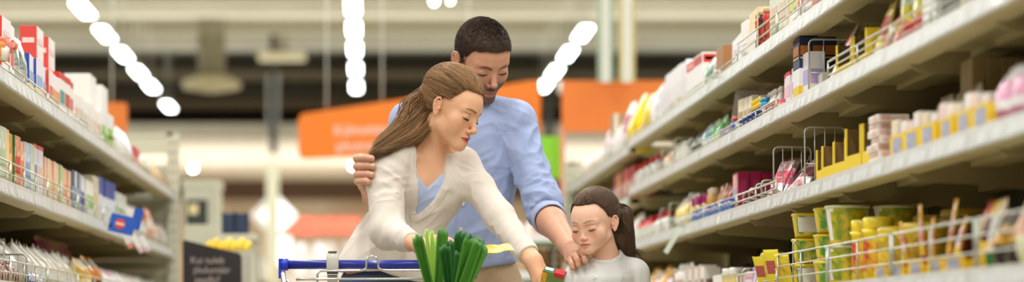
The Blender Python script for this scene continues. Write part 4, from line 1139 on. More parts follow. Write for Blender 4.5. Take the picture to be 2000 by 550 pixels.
    MB().box((-.05, .05, -.01), (1.4, .09, .35), nmat('letter_backing', hexc('#e2b49c'), .6)).build('backing_panel', r)

def build_far_store():
    """fixtures beyond the aisle, all out of focus"""
    cm = nmat('fixture_cream', hexc('#cdcbb4'), .5)
    def at(px, d): return P(px, 0, d)[0]
    def zz(py, d): return P(0, py, d)[2]
    # cream cabinet with a poster
    d = 16.5; r = empty('promotion_cabinet', (at(358, d), d, 0), label='cream cabinet with a dark poster beyond the left end frame', cat='cabinet')
    w = at(428, d)-at(358, d); h = zz(352, d)
    MB().box((0, 0, 0), (w, .35, h-.05), cm).box((-.01, -.01, h-.05), (w+.01, .36, h), cm).build('cabinet_body', r)
    MB().box((w-.035, -.02, 0), (w, 0, h-.05), cm).build('side_post', r)
    p = MB().box((.02, -.012, zz(440, d)), (at(405, d)-at(358, d), 0, zz(390, d)), pm('#2f332f')).build('poster', r)
    MB().box((.035, -.015, zz(418, d)), (.10, -.012, zz(398, d)), pm('#e3c64e', art='#f2eedd')).build('yellow_picture', p)
    MB().box((.03, -.016, zz(456, d)), (.13, -.012, zz(441, d)), pm('#f1efe8')).build('white_notice', r)
    # chalk board
    d = 10.6; r = empty('chalkboard', (at(357, d), d, 0), label='black chalkboard with slanted top and white handwriting at aisle end', cat='chalkboard')
    w = at(472, d)-at(357, d); za = zz(468, d); zb = zz(497, d)
    V = [(0, 0, .55), (w, 0, .55), (w, 0, zb-.01), (w*.97, 0, zb+.006), (w*.6, 0, zb+(za-zb)*.45), (w*.03, 0, za), (0, 0, za-.004)]
    n = len(V); V += [(x, .02, z) for x, y, z in V]
    MB().add(V, [tuple(range(n)), tuple(range(n, 2*n))[::-1]]+[(j, (j+1) % n, (j+1) % n+n, j+n) for j in range(n)], pm('#26211f')).build('board', r)
    ch = nmat('chalk', hexc('#b9a9a4'), .9)
    for t, py, px in (('Kui tuleb', 508, 405), ('jõulumäär', 527, 414), ('saadki?', 546, 405)):
        text_obj(t, 'chalk_writing', ch, .040, (at(px, d)-at(357, d), -.002, zz(py, d)), (PI/2, 0, 0), r, .0006)
    MB().box((.01, .004, 0), (.03, .02, .56), pm('#26211f')).box((w-.03, .004, 0), (w-.01, .02, .56), pm('#26211f')).build('stand', r)
    # second aisle row beyond, left
    d0, d1 = 12.8, 20
    for k in range(6):
        y0 = 13.0+k*1.1
        r = empty('low_shelving_bay', (-.72, y0, 0), label=f'low cream shelving bay of the far left aisle, {ORD[k]} to the chalkboard'.replace('nearest', 'closest'), cat='shelves', group='low bays of the far left aisle')
        mb = MB(); mb.box((-.22, 0, 0), (-.20, 1.1, 1.36), cm); mb.build('back_panel', r)
        for z in (.3, .75, 1.0, 1.20):
            MB().box((-.20, 0.003, z-.03), (0, 1.097, z), cm).build('shelf', r)
        if k == 0:
            MB().box((-.23, -.03, 0), (.01, 0, 1.38), cm).build('end_panel', r)
    cols = ['#f1efe9', '#e9d9d5', '#d8c7a8', '#f7f5ef', '#c94f45', '#e9c94a', '#dfe3e6', '#86a5b8']
    rnd = random.Random(5)
    for z, lv in ((1.20, 'top'), (1.0, 'second'), (.75, 'third')):
        for k in range(14):
            y = 13.15+k*.47; h = rnd.uniform(.12, .17)
            c = cols[rnd.randrange(len(cols))]
            key = ('farbox', c, round(h, 2))
            o = place(proto_carton(.20, .16, round(h, 2), c, cols[rnd.randrange(8)]), (-.74, y, z), -1, f'small blurred carton, {ORD[k]} on the {lv} shelf of the far left aisle', 'box', f'cartons on the {lv} shelf of the far left aisle')
    # dark blue crates on top and yellow bananas behind the board
    d = 12.55
    for k in range(2):
        r = empty('blue_crate', (at(433+k*25, d), d, zz(455, d)), label=('left' if k == 0 else 'right')+' dark blue crate on the cream ledge beyond the chalkboard', cat='crate', group='dark blue crates beyond the chalkboard')
        mb = MB(); mb.box((0, 0, 0), (.057, .2, .012), pm('#2c3a52'))
        for q in range(3): mb.box((0, 0, .02+q*.03), (.068, .006, .042+q*.03), pm('#33435e'))
        mb.box((0, 0, 0), (.006, .2, .11), pm('#2c3a52')).box((.062, 0, 0), (.068, .2, .11), pm('#2c3a52')).build('crate_body', r)
        MB().box((.01, .02, .012), (.058, .18, .09), pm('#222c40')).build('crate_contents', r)
    r = empty('display_ledge', (at(428, 12.45), 12.45, 0), label='cream ledge carrying the dark blue crates', cat='counter')
    MB().box((0, 0, zz(468, 12.45)), (.19, .45, zz(456, 12.45)), cm).build('ledge_top', r); MB().box((.02, .05, 0), (.18, .42, zz(468, 12.45)), cm).build('ledge_body', r)
    d = 11.4
    r = empty('display_box', (at(392, d), d, 0), label='grey display box of yellow fruit behind the chalkboard', cat='box'); MB().box((0, 0, 0), (.22, .22, zz(496, d)), pm('#b9b4a4')).build('box_body', r)
    ym = nmat('banana_yellow', hexc('#f1cf2d'), .45, noise=(12, hexc('#e0a820'), .5))
    for k in range(7):
        x = .02+k*.03; pts = [(x+.02*math.sin(t*2.2), .02+.12*t, zz(496, d)+.018+.045*math.sin(t*PI*.9)*(1 if k % 2 else .7)) for t in np.linspace(0, 1, 8)]
        mb = MB(); mb.tube(pts, [.006, .013, .017, .018, .018, .016, .011, .005], ym, n=8)
        mb.build('banana', loc=(at(392, d), d, 0), label=f'yellow banana behind the chalkboard, {["leftmost", "second from left", "third from left", "middle one", "third from right", "second from right", "rightmost"][k]}', cat='fruit', group='bananas behind the chalkboard')
    # bright counter with pale goods under the red letters
    d = 26; r = empty('service_counter', (at(560, d), d, 0), label='pale service counter under the red letters, left of the woman', cat='counter')
    MB().box((0, 0, 0), (1.6, .7, 1.38), nmat('counter_pale', hexc('#efe2da'), .4)).build('counter_body', r); MB().box((-.04, -.05, 1.38), (1.64, .75, 1.43), pm('#dcd6cf')).build('counter_top', r)
    rnd = random.Random(11)
    for k in range(14):
        c = rnd.choice(['#f6ece8', '#b9bcbc', '#e9c8bb', '#ffffff', '#8f9698', '#f0b8a6', '#dcd6cf'])
        place(proto_carton(.10, .12, rnd.choice((.24, .28, .32)), c, '#f3efe9'), (at(560, d)+.08+k*.105, d+.02, 1.43), 1, f'blurred pale pack on the service counter, {["", "second ", "third ", "fourth ", "fifth ", "sixth ", "seventh ", "eighth ", "ninth ", "tenth ", "eleventh ", "twelfth ", "thirteenth ", "fourteenth "][k]}{"leftmost" if k == 0 else "from left"}', 'box', 'pale packs on the service counter')
    # white display tables right of the man
    d = 12.6; r = empty('display_table', (at(1000, d), d, 0), label='two-tier white shelf table between the man and the girl', cat='table')
    for k, py in enumerate((455, 528)):
        z = zz(py, d)
        t = MB().box((0, 0, z-.045), (.245, .33, z), nmat('table_white', hexc('#f4f2f0'), .35)).build('table_top', r)
        MB().box((.01, .01, z-.058), (.235, .32, z-.045), pm('#5a8a4a')).build('green_edge', t)
    for q in ((.02, .03), (.22, .03), (.02, .30), (.22, .30)): MB().tube([(q[0], q[1], 0), (q[0], q[1], zz(455, d)-.058)], .008, pm('#8c8a80'), n=6).build('leg', r)
    d = 12.75; rnd = random.Random(3)
    for k in range(5):
        place(proto_pouch(.05, .05, .075, ['#d8cfe6', '#f0e6d8', '#e8a080', '#b8c8e0', '#f4f4f0'][k]), (at(1008, d)+k*.047, d+.08, zz(455, 12.6)), 1, f'small pastel pouch on the upper white table, {["leftmost", "second from left", "middle", "second from right", "rightmost"][k]}', 'packet', 'pastel pouches on the white table')
    r = empty('wooden_crate', (at(1040, 12.6), 12.95, 0), label='light wooden crate on legs behind the white tables', cat='crate')
    z = zz(518, 12.95); MB().box((0, 0, z), (.19, .3, z+.03), pm('#c99a5a')).box((0, 0, z+.04), (.19, .01, z+.065), pm('#d2a566')).build('crate_body', r)
    MB().box((.01, .02, 0), (.18, .28, z), pm('#4a3b30')).build('crate_stand', r)
    for k in range(6):
        place(proto_pouch(.045, .05, .07, ['#6b4a40', '#a8766a', '#54463c', '#8b5c58', '#3f352f', '#7a5a4a'][k]), (at(1040, 12.95)+.01+k*.030, 13.0, z+.03), 1, f'brown blurred packet in the wooden crate, {["leftmost", "second from left", "third from left", "third from right", "second from right", "rightmost"][k]}', 'packet', 'brown packets in the wooden crate')
# ================================================================ packaging
PROTO = {}
def place(proto, loc, side, label, cat, group=None, rz=0.0, tilt=0.0, name=None, tx=0.0):
    """a product: the first part is its own mesh, others are its children; mirrored for the left side"""
    nm, parts = proto
    root = bpy.data.objects.new(name or nm, None); root.empty_display_size = .03
    root.location = loc; root.rotation_euler = (tx, tilt*side, rz); link(root); meta(root, label, cat, group)
    for pn, me in parts:
        if side < 0: me = mirrored(me)
        o = bpy.data.objects.new(pn, me); link(o, root)
    return root
def mirrored(me):
    k = ('mir', me.name)
    if k not in PROTO:
        m = me.copy(); n = len(m.vertices); co = np.empty(n*3, np.float32); m.vertices.foreach_get('co', co)
        co[0::3] *= -1; m.vertices.foreach_set('co', co); m.flip_normals(); m.update(); PROTO[k] = m
    return PROTO[k]
def proto(key, name, fn):
    if key not in PROTO: PROTO[key] = (name, [(n, mb.mesh(n)) for n, mb in fn()])
    return PROTO[key]

def cham_box(mb, x0, x1, y0, y1, z0, z1, mat, c=.0012, mats=None):
    """box with slightly broken edges: faces -x (front) -y (near) +z (top) may differ"""
    mats = mats or {}
    V = []; 
    for z, e in ((z0, c), (z0+c, 0), (z1-c, 0), (z1, c)):
        V += [(x0+e, y0+e, z), (x1-e, y0+e, z), (x1-e, y1-e, z), (x0+e, y1-e, z)]
    F = [(3,2,1,0)]; M_ = [mat]
    for i in range(3):
        a = i*4; b = a+4
        for j in range(4):
            F.append((a+j, a+(j+1) % 4, b+(j+1) % 4, b+j)); M_.append(mats.get({0: '-y', 3: '-x'}.get(j, ''), mat))
    F.append((12,13,14,15)); M_.append(mats.get('+z', mat))
    k = len(mb.v); mb.v += V
    for f, m in zip(F, M_): mb.f.append(tuple(q+k for q in f)); mb.m.append(mb.slot(m)); mb.sm.append(False)
    return mb

def proto_carton(w, d, h, c1, c2=None, near=None, top=None, art=None, bands=(), kind='paper', patch=None, flap=False):
    """folding carton: x into the shelf, y along the aisle"""
    def mk():
        m1 = pm(c1, kind); body = MB()
        mm = {}
        if near: mm['-y'] = pm(near, kind)
        if top: mm['+z'] = pm(top, kind)
        if art: mm['-x'] = pm(c1, kind, art)
        cham_box(body, 0, d, 0, w, 0, h, m1, mats=mm)
        out = [('carton_body', body)]
        pr = MB(); e = .0005
        if c2:
            z0, z1 = h*.30, h*.62
            pr.add([(-e, w*.10, z0), (-e, w*.90, z0), (-e, w*.90, z1), (-e, w*.10, z1)], [(0,1,2,3)], pm(c2, kind, art))
            pr.add([(d*.12, -e, z0), (d*.88, -e, z0), (d*.88, -e, z1), (d*.12, -e, z1)], [(0,1,2,3)], pm(c2, kind))
        for z0, z1, c in bands:
            z0 *= h; z1 *= h
            pr.add([(-e, 0, z0), (-e, w, z0), (-e, w, z1), (-e, 0, z1), (0, -e, z0), (d, -e, z0), (d, -e, z1), (0, -e, z1)], [(0,1,2,3), (4,5,6,7)], pm(c, kind))
        if patch:
            for (a0, a1, z0, z1, c) in patch:
                pr.add([(-2*e, a0*w, z0*h), (-2*e, a1*w, z0*h), (-2*e, a1*w, z1*h), (-2*e, a0*w, z1*h), (a0*d, -2*e, z0*h), (a1*d, -2*e, z0*h), (a1*d, -2*e, z1*h), (a0*d, -2*e, z1*h)], [(0,1,2,3), (4,5,6,7)], pm(c, kind))
        if pr.v: out.append(('printed_label', pr))
        return out
    return proto(('carton', w, d, h, c1, c2, near, top, art, tuple(bands), kind, str(patch)), 'carton', mk)

def proto_pouch(w, d, h, c1, c2=None, c3=None, kind='film', seal=None, ears=0.0, art=None, seed=0, name='pouch'):
    """pillow pouch standing up, crimped flat top; c2 = label band colour, c3 = lower colour"""
    def mk():
        rnd = random.Random(seed); body = MB(); n = 20; K = 13; V = []
        ph = rnd.uniform(0, 6)
        for i in range(K):
            t = i/(K-1); z = h*t
            dep = d/2*min(1, (math.sin(PI*min(.5, t*1.3+.16)) if t < .3 else max(.03, math.cos(PI/2*max(0, (t-.30)/.64))**.55)) if t < .93 else .03)
            ww = w/2*(1-.10*math.sin(PI*t)*.6)
            for j in range(n):
                th = 2*PI*j/n; cx = math.copysign(abs(math.cos(th))**.8, math.cos(th)); sy = math.copysign(abs(math.sin(th))**.7, math.sin(th))
                wr = 1+.07*math.sin(3*th+9*t+ph)*math.sin(PI*t)
                zz = z+(ears*abs(sy)**3*t**6 if ears else 0)+(rnd.uniform(-1, 1)*.004 if i == K-1 else 0)
                V.append((d/2+dep*cx*wr, w/2+ww*sy*(1 if t < .9 else 1.0+.02*rnd.uniform(-1, 1)), zz))
        F = []; Ms = []
        a = pm(c1, kind, art); b = pm(c2, kind, art) if c2 else a; c = pm(c3, kind) if c3 else a; s = pm(seal, kind) if seal else a
        for i in range(K-1):
            t = (i+.5)/(K-1)
            for j in range(n):
                F.append((i*n+j, i*n+(j+1) % n, (i+1)*n+(j+1) % n, (i+1)*n+j)); q = j*2*PI/n
                Ms.append(s if t > .9 else (b if .38 < t < .74 and abs(math.sin(q)) < .93 else (c if t < .28 else a)))
        F.append(tuple(range(n))[::-1]); Ms.append(a); F.append(tuple((K-1)*n+j for j in range(n))); Ms.append(s)
        body.v = V
        for f, m in zip(F, Ms): body.f.append(f); body.m.append(body.slot(m)); body.sm.append(True)
        return [('pouch_body', body)]
    return proto(('pouch', w, d, h, c1, c2, c3, kind, seal, ears, art, seed), name, mk)

def proto_bottle(r, h, body_c, cap_c, label_c=None, neck=.5, caph=.16, kind='gloss', name='bottle', shoulder=.72, art=None):
    def mk():
        b = MB(); m = pm(body_c, kind); z1 = h*(1-caph)
        b.lathe([(r*.92, 0), (r, .003), (r, h*shoulder), (r*(neck+.25), h*(shoulder+.07)), (r*neck, z1-.002), (r*neck, z1+.002)], m, n=16)
        c = MB(); rc = r*neck*1.18 if neck < .8 else r*1.03
        c.lathe([(rc, z1), (rc, h-.003), (rc*.9, h)], pm(cap_c, 'gloss'), n=16)
        out = [('bottle_body', b), ('cap', c)]
        if label_c:
            l = MB(); l.lathe([(r+.0004, h*.16), (r+.0004, h*shoulder*.86)], pm(label_c, 'paper', art), n=16, cap=False); out.append(('label', l))
        return out
    return proto(('bottle', r, h, body_c, cap_c, label_c, neck, caph, kind, shoulder, art), name, mk)

def proto_tub(rt, rb, h, c1, c2, c3, lidc, art=None, name='tub', sq=False, patch=None):
    def mk():
        n = 28; b = MB(); K = 9; V = []
        for i in range(K):
            t = i/(K-1); r = rb+(rt-rb)*t
            for j in range(n):
                th = 2*PI*j/n; ca, sa = math.cos(th), math.sin(th)
                if sq: e = .55; ca = math.copysign(abs(ca)**e, ca); sa = math.copysign(abs(sa)**e, sa)
                V.append((r*ca, r*sa, h*t))
        b.v = V; m1 = pm(c1, 'gloss'); m2 = pm(c2, 'gloss', art); m3 = pm(c3, 'gloss')
        for i in range(K-1):
            for j in range(n):
                q = (j+.5)/n
                near = .55 < q < .95
                m = m1
                if 1 <= i < K-2 and near and .57 < q < .93: m = m2
                if i == K-2 and near and q > .60: m = m2
                if i == 0: m = m3
                if patch and 2 <= i < K-2 and patch[0] < q < patch[1]: m = pm(patch[2], 'paper')
                b.f.append((i*n+j, i*n+(j+1) % n, (i+1)*n+(j+1) % n, (i+1)*n+j)); b.m.append(b.slot(m)); b.sm.append(True)
        b.f.append(tuple(range(n))[::-1]); b.m.append(b.slot(m3)); b.sm.append(False)
        l = MB(); prof = [(rt*1.03, h-.004), (rt*1.045, h), (rt*1.04, h+.003), (rt*.95, h+.0035), (rt*.94, h+.001)]
        if sq:
            V = []; 
            for r, z in prof:
                for j in range(n):
                    th = 2*PI*j/n; ca, sa = math.cos(th), math.sin(th); V.append((r*math.copysign(abs(ca)**.55, ca), r*math.copysign(abs(sa)**.55, sa), z))
            F = [(i*n+j, i*n+(j+1) % n, (i+1)*n+(j+1) % n, (i+1)*n+j) for i in range(len(prof)-1) for j in range(n)]+[tuple((len(prof)-1)*n+j for j in range(n))]
            l.add(V, F, pm(lidc, 'gloss'), smooth=True)
        else: l.lathe(prof, pm(lidc, 'gloss'), n=n)
        return [('tub_body', b), ('lid', l)]
    return proto(('tub', rt, rb, h, c1, c2, c3, lidc, art, sq, patch), name, mk)

def proto_tray(w, d, h, front, c1, inner, lab=None, cut=.8, solid=False):
    """shelf-ready tray: low front, high sides with a sloped cut, open at top"""
    def mk():
        b = MB(); t = .003; a = pm(c1); q = pm(inner)
        b.box((0, 0, 0), (t, w, front), a, mats={3: q}); b.box((0, 0, 0), (d, w, t), q); b.box((d-t, 0, 0), (d, w, h), q)
        for y in (0, w-t):
            prof = [(t, 0), (d-t, 0), (d-t, h), (d*.84, h), (d*.80, front*1.1), (d*.40, front*.95), (d*.36, h*cut), (t, h*cut)] if (y == 0 and not solid) else [(t, 0), (d-t, 0), (d-t, h), (d*.4, h*cut), (t, h*cut)]
            k = len(prof); V = [(x, y, z) for x, z in prof]+[(x, y+t, z) for x, z in prof]
            b.add(V, [tuple(range(k)), tuple(range(k, 2*k))[::-1]]+[(j, (j+1) % k, (j+1) % k+k, j+k) for j in range(k)], a if y == 0 else q)
        for y0_, y1_ in ((0, .012), (w-.012, w)): b.box((-.0006, y0_, front), (t, y1_, h*cut), a)
        out = [('tray_body', b)]
        if lab:
            l = MB(); e = .001; l.add([(-e, w*.22, front*.2), (-e, w*.78, front*.2), (-e, w*.78, front*.85), (-e, w*.22, front*.85)], [(0,1,2,3)], pm(lab, 'paper', '#d9d9e0', 300)); out.append(('blue_grey_label', l))
        return out
    return proto(('tray', w, d, h, front, c1, inner, lab, cut, solid), 'display_tray', mk)

def wire_divider(side, px, level, h, dep=.16, x0=.02, label='', n=4):
    """upright wire loop standing on a shelf, across the aisle direction"""
    Zs = (RZ if side > 0 else LZ)[level]; y = shelf_plane(side, px, 0, x0); X = side*((B_ if side > 0 else A_)+x0)
    r = empty('wire_divider', (X, y, Zs), label=label, cat='divider'); mb = MB(); s = side; q = .012
    mb.tube([(0, 0, 0), (0, 0, h-q), (s*q*.3, 0, h-q*.3), (s*q, 0, h), (s*(dep-q), 0, h), (s*(dep-q*.3), 0, h-q*.3), (s*dep, 0, h-q), (s*dep, 0, 0)], .0026, WIRE, n=8)
    mb.build('loop', r)
    for k in range(1, n): MB().tube([(s*dep*k/n, 0, 0), (s*dep*k/n, 0, h)], .0016, WIRE, n=5).build('upright_wire', r)
    MB().tube([(0, 0, h*.4), (s*dep, 0, h*.4)], .0016, WIRE, n=5).build('cross_wire', r)
    return r

SHN = {(-1, 4): 'top left shelf', (-1, 3): 'middle left shelf', (-1, 2): 'lowest visible left shelf', (1, 5): 'top right shelf', (1, 4): 'second right shelf', (1, 3): 'third right shelf', (1, 2): 'lowest visible right shelf'}
def run(side, level, xa, xb, n, mk, desc, cat, off=.025, depth_rows=1, dgap=None, far=False, z=0.0, jit=.007, w=None, rz=0.0, tilt=0.0, where='', dl=None):
    """n things side by side along a shelf between two image columns of its front edge, nearest first"""
    ya = shelf_plane(side, xa, 0, off); yb = shelf_plane(side, xb, 0, off); y0, y1 = min(ya, yb), max(ya, yb)
    Z = (RZF if far else RZ if side > 0 else LZ)[level]+z; X = side*((B_ if side > 0 else A_)+off)
    pitch = (y1-y0)/n; rnd = random.Random(int(xa*7+level)); wd = round((w or pitch)*.955, 3)
    shn = SHN[(side, level)]
    for i in range(n):
        for r in range(depth_rows):
            pr = mk(wd, i); o_ = ORD[i] if n > 1 else ''
            row = ['', 'second-row ', 'third-row ', 'fourth-row '][r]
            lab = f'{o_+" " if o_ else ""}{row}{desc}, {where or "on the "+shn}'
            place(pr, (X+side*(r*(dgap or .07)+rnd.uniform(0, jit)), y0+i*pitch, Z), side, lab, cat, f'{desc}s {where or "on the "+shn}' if n*depth_rows > 1 else None, rz=rz+rnd.uniform(-1, 1)*jit*7, tilt=tilt)

def stock_shelves():
    C = proto_carton; Pp = proto_pouch; Bt = proto_bottle
    # ------------------------------------------------------------ left, top shelf (level 4)
    L = -1
    run(L, 4, -28, -4, 1, lambda w, i: C(w, .07, .24, '#f3e9e6', '#d8473c', near='#f0b9b4'), 'tall pink and white carton at the left picture edge', 'carton')
    run(L, 4, 4, 34, 2, lambda w, i: C(w, .052, .168, '#f4f1ee', '#e2463a', near='#dc3a30', top='#dc3a30', patch=((.2, .8, .7, .78, '#f4d8d4'),)), 'red-sided white carton behind the bread bag', 'carton')
    run(L, 4, 36, 56, 2, lambda w, i: Pp(w, .05, .158, '#e9ece6', '#3d6b3f', kind='foil', art='#d8dcd6', seed=i), 'silver foil pouch with dark green print', 'pouch')
    run(L, 4, 58, 95, 3, lambda w, i: C(w, .045, .128, '#eceaf0', '#9fb4dd', near='#2a4aa8', top='#f0efef', bands=((.0, .3, '#f0d9a0'),)), 'white and blue carton with yellow foot', 'carton')
    run(L, 4, 95.5, 118, 3, lambda w, i: C(w, .045, .124, '#f6efec', '#e8a05a' if i else '#e07c68', near='#d8433a', top='#d8433a'), 'white carton with red side and orange print', 'carton')
    run(L, 4, 118.5, 147, 3, lambda w, i: C(w, .050, .150, '#f5efe9', '#4f9e94' if i == 0 else '#c8574a', near='#e9dcd4', top='#d8352c', bands=((.86, 1.0, '#d8352c'),)), 'white carton with a bright red top band', 'carton')
    run(L, 4, 148, 199, 7, lambda w, i: C(w, .05, .122+.004*(i % 2), '#f6f1ec', ['#e9b9a0', '#d9cdbd', '#c9d8c0', '#f0c9c0', '#e0d3b4', '#e9c7b4', '#d8b49a'][i], near='#efe6dc'), 'cream-white carton with pastel print', 'carton')
    run(L, 4, 201, 221, 2, lambda w, i: C(w, .05, .145, '#f1f2ee', '#8fca3f', near='#e6e9ec', bands=((.08, .42, '#98cf45'),)), 'white carton with lime green lower half', 'carton')
    run(L, 4, 222, 263, 4, lambda w, i: Pp(w, .08, .142, '#f1efea', '#dfe0e4', kind='film', ears=.010, seed=i), 'white plastic bag', 'bag')
    run(L, 4, 264, 276, 1, lambda w, i: C(w, .05, .10, '#d9535a', '#e9a0a0', near='#c9434a'), 'pinkish red carton between white bags and yellow pouches', 'carton')
    run(L, 4, 277, 331, 8, lambda w, i: Pp(w, .06, .085+.008*(i % 3), ['#d9c08a', '#9fb06a', '#8a6a8a', '#e9c46a', '#c98a4a', '#e3b25a', '#caa070', '#b9793a'][i], seed=i), 'small ochre and brown pouch', 'pouch')
    for k, (px, lab) in enumerate(((72, 'nearer'), (95, 'farther'))):
        y = FPX*1.05/(VX-px); place(C(.16, .055, .27, '#f4efec', '#f0c6c0', near='#d9443a', top='#c8392f', patch=((.15, .85, .80, .86, '#f3d0ca'), (.2, .8, .6, .62, '#f3d0ca'), (.3, .7, .45, .5, '#f3d0ca'))), (-1.05, y, LZ[4]), L, f'{lab} tall red carton standing behind the blue-sided cartons', 'carton', 'two tall red cartons')
    for k, (px, lab) in enumerate(((176, 'nearer'), (200, 'farther'))):
        y = FPX*1.06/(VX-px); place(C(.20, .10, .285, '#f3f1ec', None, near='#e9e8e2', bands=((.52, .58, '#6b8a72'),)), (-1.06, y, LZ[4]), L, f'{lab} tall white carton with thin green line behind cream cartons', 'carton', 'tall white cartons with green line')
    # bread bag hanging over the edge
    r = empty('bread_bag', tuple(P(8, 122, 6.60)), label='orange toast bread in a clear red-printed bag at the left edge', cat='bread')
    Pt = nmat('toast_crust', hexc('#d98a3c'), .7, noise=(50, hexc('#e8a860'), .6)); rf = pm('#d8382e', 'film', '#f0b8a0', 70)
    mb = MB(); cham_box(mb, -.055, .008, -.03, .05, .006, .056, Pt, c=.010); mb.build('toast_loaf', r)
    mb = MB(); mb.tube([(-.03, .0, .060), (-.005, .0, .060), (.010, .0, .050), (.020, -.004, .038), (.024, -.006, .030)], [.004, .012, .020, .022, .012], rf, n=14); mb.tube([(-.06, .0, .062), (-.03, 0, .066), (-.002, .0, .058)], [.010, .014, .006], rf, n=12); mb.build('red_bag_film', r)
    mb = MB(); mb.tube([(.002, -.02, .004), (.004, -.02, .03), (.012, -.01, .040)], [.010, .014, .010], pm('#efe6dc', 'film'), n=12); mb.build('clear_bag_end', r)
    # ------------------------------------------------------------ left, middle shelf (level 3)
    run(L, 3, -32, -12, 2, lambda w, i: C(w, .045, .155, '#f0ebe4', '#c9553f', near='#d8cfc4'), 'cream carton with red print at the left picture edge', 'carton')
    run(L, 3, -11, 11, 2, lambda w, i: C(w, .045, .158, '#e9ebe0', '#c3cfae', near='#f0f0ea', art='#b9c89f'), 'pale green and white carton', 'carton')
    for xa, xb, h, c1, c2, nr, d in ((12, 17.5, .158, '#f3c93a', '#f0e0a0', '#e9bb2a', 'slim golden yellow carton'), (18, 29.5, .155, '#ea5a34', '#f2c08a', '#e8502c', 'orange-red carton'), (30, 39.5, .155, '#e8cfa0', '#d8342c', '#3f9a3f', 'carton with green and red squares'), (40, 49.5, .148, '#f3d9c4', '#e88a5a', '#f0f0ec', 'peach and white carton'),
                                     (50, 59.5, .152, '#e6edf3', '#8aa6c8', '#f3f3f0', 'pale blue and white carton'), (60, 69.5, .156, '#a9cdbf', '#d8dfc0', '#6f9f98', 'teal and cream carton')):
        run(L, 3, xa, xb, 1, (lambda h, c1, c2, nr: lambda w, i: C(w, .045, h, c1, c2, near=nr, art=c2))(h, c1, c2, nr), d, 'carton')
    run(L, 3, 70, 87.5, 2, lambda w, i: C(w, .05, .164, '#ece6ee', '#9a8ab0' if i == 0 else '#e8c9a0', near='#f2eef0', top='#d8483c', bands=((.93, 1., '#e0584a'),)), 'white and lilac carton with red top edge', 'carton')
    run(L, 3, 88.5, 117, 5, lambda w, i: C(w, .045, .140, '#f1c4b8', '#e9cf9a', near='#eab0a4', art='#f3dc9c'), 'salmon pink carton with yellow picture', 'carton')
    run(L, 3, 118, 124.5, 2, lambda w, i: C(w, .045, .140, '#b9d09a', '#eef0e6', near='#8fb86a'), 'light green slim carton', 'carton')
    run(L, 3, 125, 141.5, 3, lambda w, i: C(w, .045, .138, '#f1c9a4', '#e9a07a', near='#ef9a6a'), 'peach orange carton', 'carton')
    run(L, 3, 142, 159.5, 4, lambda w, i: C(w, .045, .146, '#cfd6dd' if i % 2 else '#3f5a78', '#8fa3b5', near='#2c3e5c'), 'grey-blue striped carton', 'carton')
    run(L, 3, 160, 169.5, 2, lambda w, i: C(w, .045, .142, '#f0ecf4', '#4a3f90', near='#33308a', bands=((.1, .5, '#4a44a0'),)), 'white carton with violet-blue lower band', 'carton')
    run(L, 3, 170, 184.5, 3, lambda w, i: C(w, .045, .140, '#eef0e0', '#8fbf5a', near='#f4f4ee'), 'white and green carton', 'carton')
    run(L, 3, 185, 194.5, 1, lambda w, i: C(w, .06, .170, '#e6d8be', '#d8c49a', near='#eadfc8'), 'plain tan carton', 'carton')
    run(L, 3, 195, 225, 5, lambda w, i: C(w, .05, .178, '#f2f1f4', '#d8dbe8', near='#f0f0f2', top='#2c4ea8', bands=((.62, 1., '#2f52ae'),)), 'white carton with royal blue upper part', 'carton')
    run(L, 3, 226, 250, 3, lambda w, i: C(w, .06, .158, '#eceee6', '#6f9a6a', near='#dfe3d6'), 'white carton with faded green print', 'carton')
    run(L, 3, 251, 292, 5, lambda w, i: Pp(w, .08, .142, '#f2f0ec', '#dcdcd8', ears=.010, seed=i), 'white crumpled bag beside the blue flag', 'bag')
    run(L, 3, 293, 307, 2, lambda w, i: Pp(w, .06, .165, '#e8852c', '#f3e4d4', seed=i), 'orange-topped pouch', 'pouch')
    run(L, 3, 308, 331, 4, lambda w, i: Pp(w, .06, .120, ['#f0ddd2', '#c9a08a', '#e3e0da', '#8a6a8a'][i], seed=i), 'pale mixed pouch near the end frame', 'pouch')
    for k, (px, y, lab) in enumerate(((150, 330, 'nearer'), (162, 338, 'farther'))):
        yy = FPX*1.12/(VX-px); place(Pp(.14, .08, .20, '#2a3a66', '#3a4a7a', seed=k), (-1.12, yy, LZ[3]), L, f'{lab} navy bag standing behind the grey-blue cartons', 'bag', 'navy bags in the back row')
    # ------------------------------------------------------------ left, lowest visible shelf (level 2)
    run(L, 2, -12, 6, 2, lambda w, i: C(w, .06, .105, '#f3e3e4', '#e88a98', near='#f6eff0'), 'pink and white pack at the left picture edge', 'carton')
    run(L, 2, 8, 46, 5, lambda w, i: Pp(w, .05, .062, ['#a0483c', '#8a4638', '#b8604c', '#93503f', '#7a4236'][i], '#c98a78', art='#6b3a30', seed=i), 'small reddish brown packet behind the wire', 'packet', off=.02)
    run(L, 2, 0, 60, 3, lambda w, i: Pp(w*.92, .11, .150-.008*i, '#f3f2ee', '#e6e4e0', ears=.012, seed=i+3), 'large white paper-wrapped bag near the wire basket', 'bag', off=.085)
    run(L, 2, 62, 166, 9, lambda w, i: Pp(round(w*.95, 3), .12, .138-.003*(i % 3), '#f4f2ec', '#f0e3c8' if i % 2 else '#e9e4da', c3='#e3cfa4', ears=.014, seed=i), 'white bread-roll bag with pointed top', 'bag', off=.05)
    run(L, 2, 64, 96, 3, lambda w, i: Pp(w, .03, .040, ['#34459a', '#e8507a', '#2f6aa8'][i], '#d9dff0', seed=i), 'little bright packet at the front wire', 'packet', off=.014)
    run(L, 2, 168, 184, 2, lambda w, i: Pp(w, .09, .128, '#f0e2b4', '#e3b23a', seed=i), 'cream bag with yellow label', 'bag')
    run(L, 2, 185, 211, 2, lambda w, i: Pp(w, .10, .145, '#2c2826', '#e8952c', seal='#e8952c', seed=i), 'black and orange bag', 'bag')
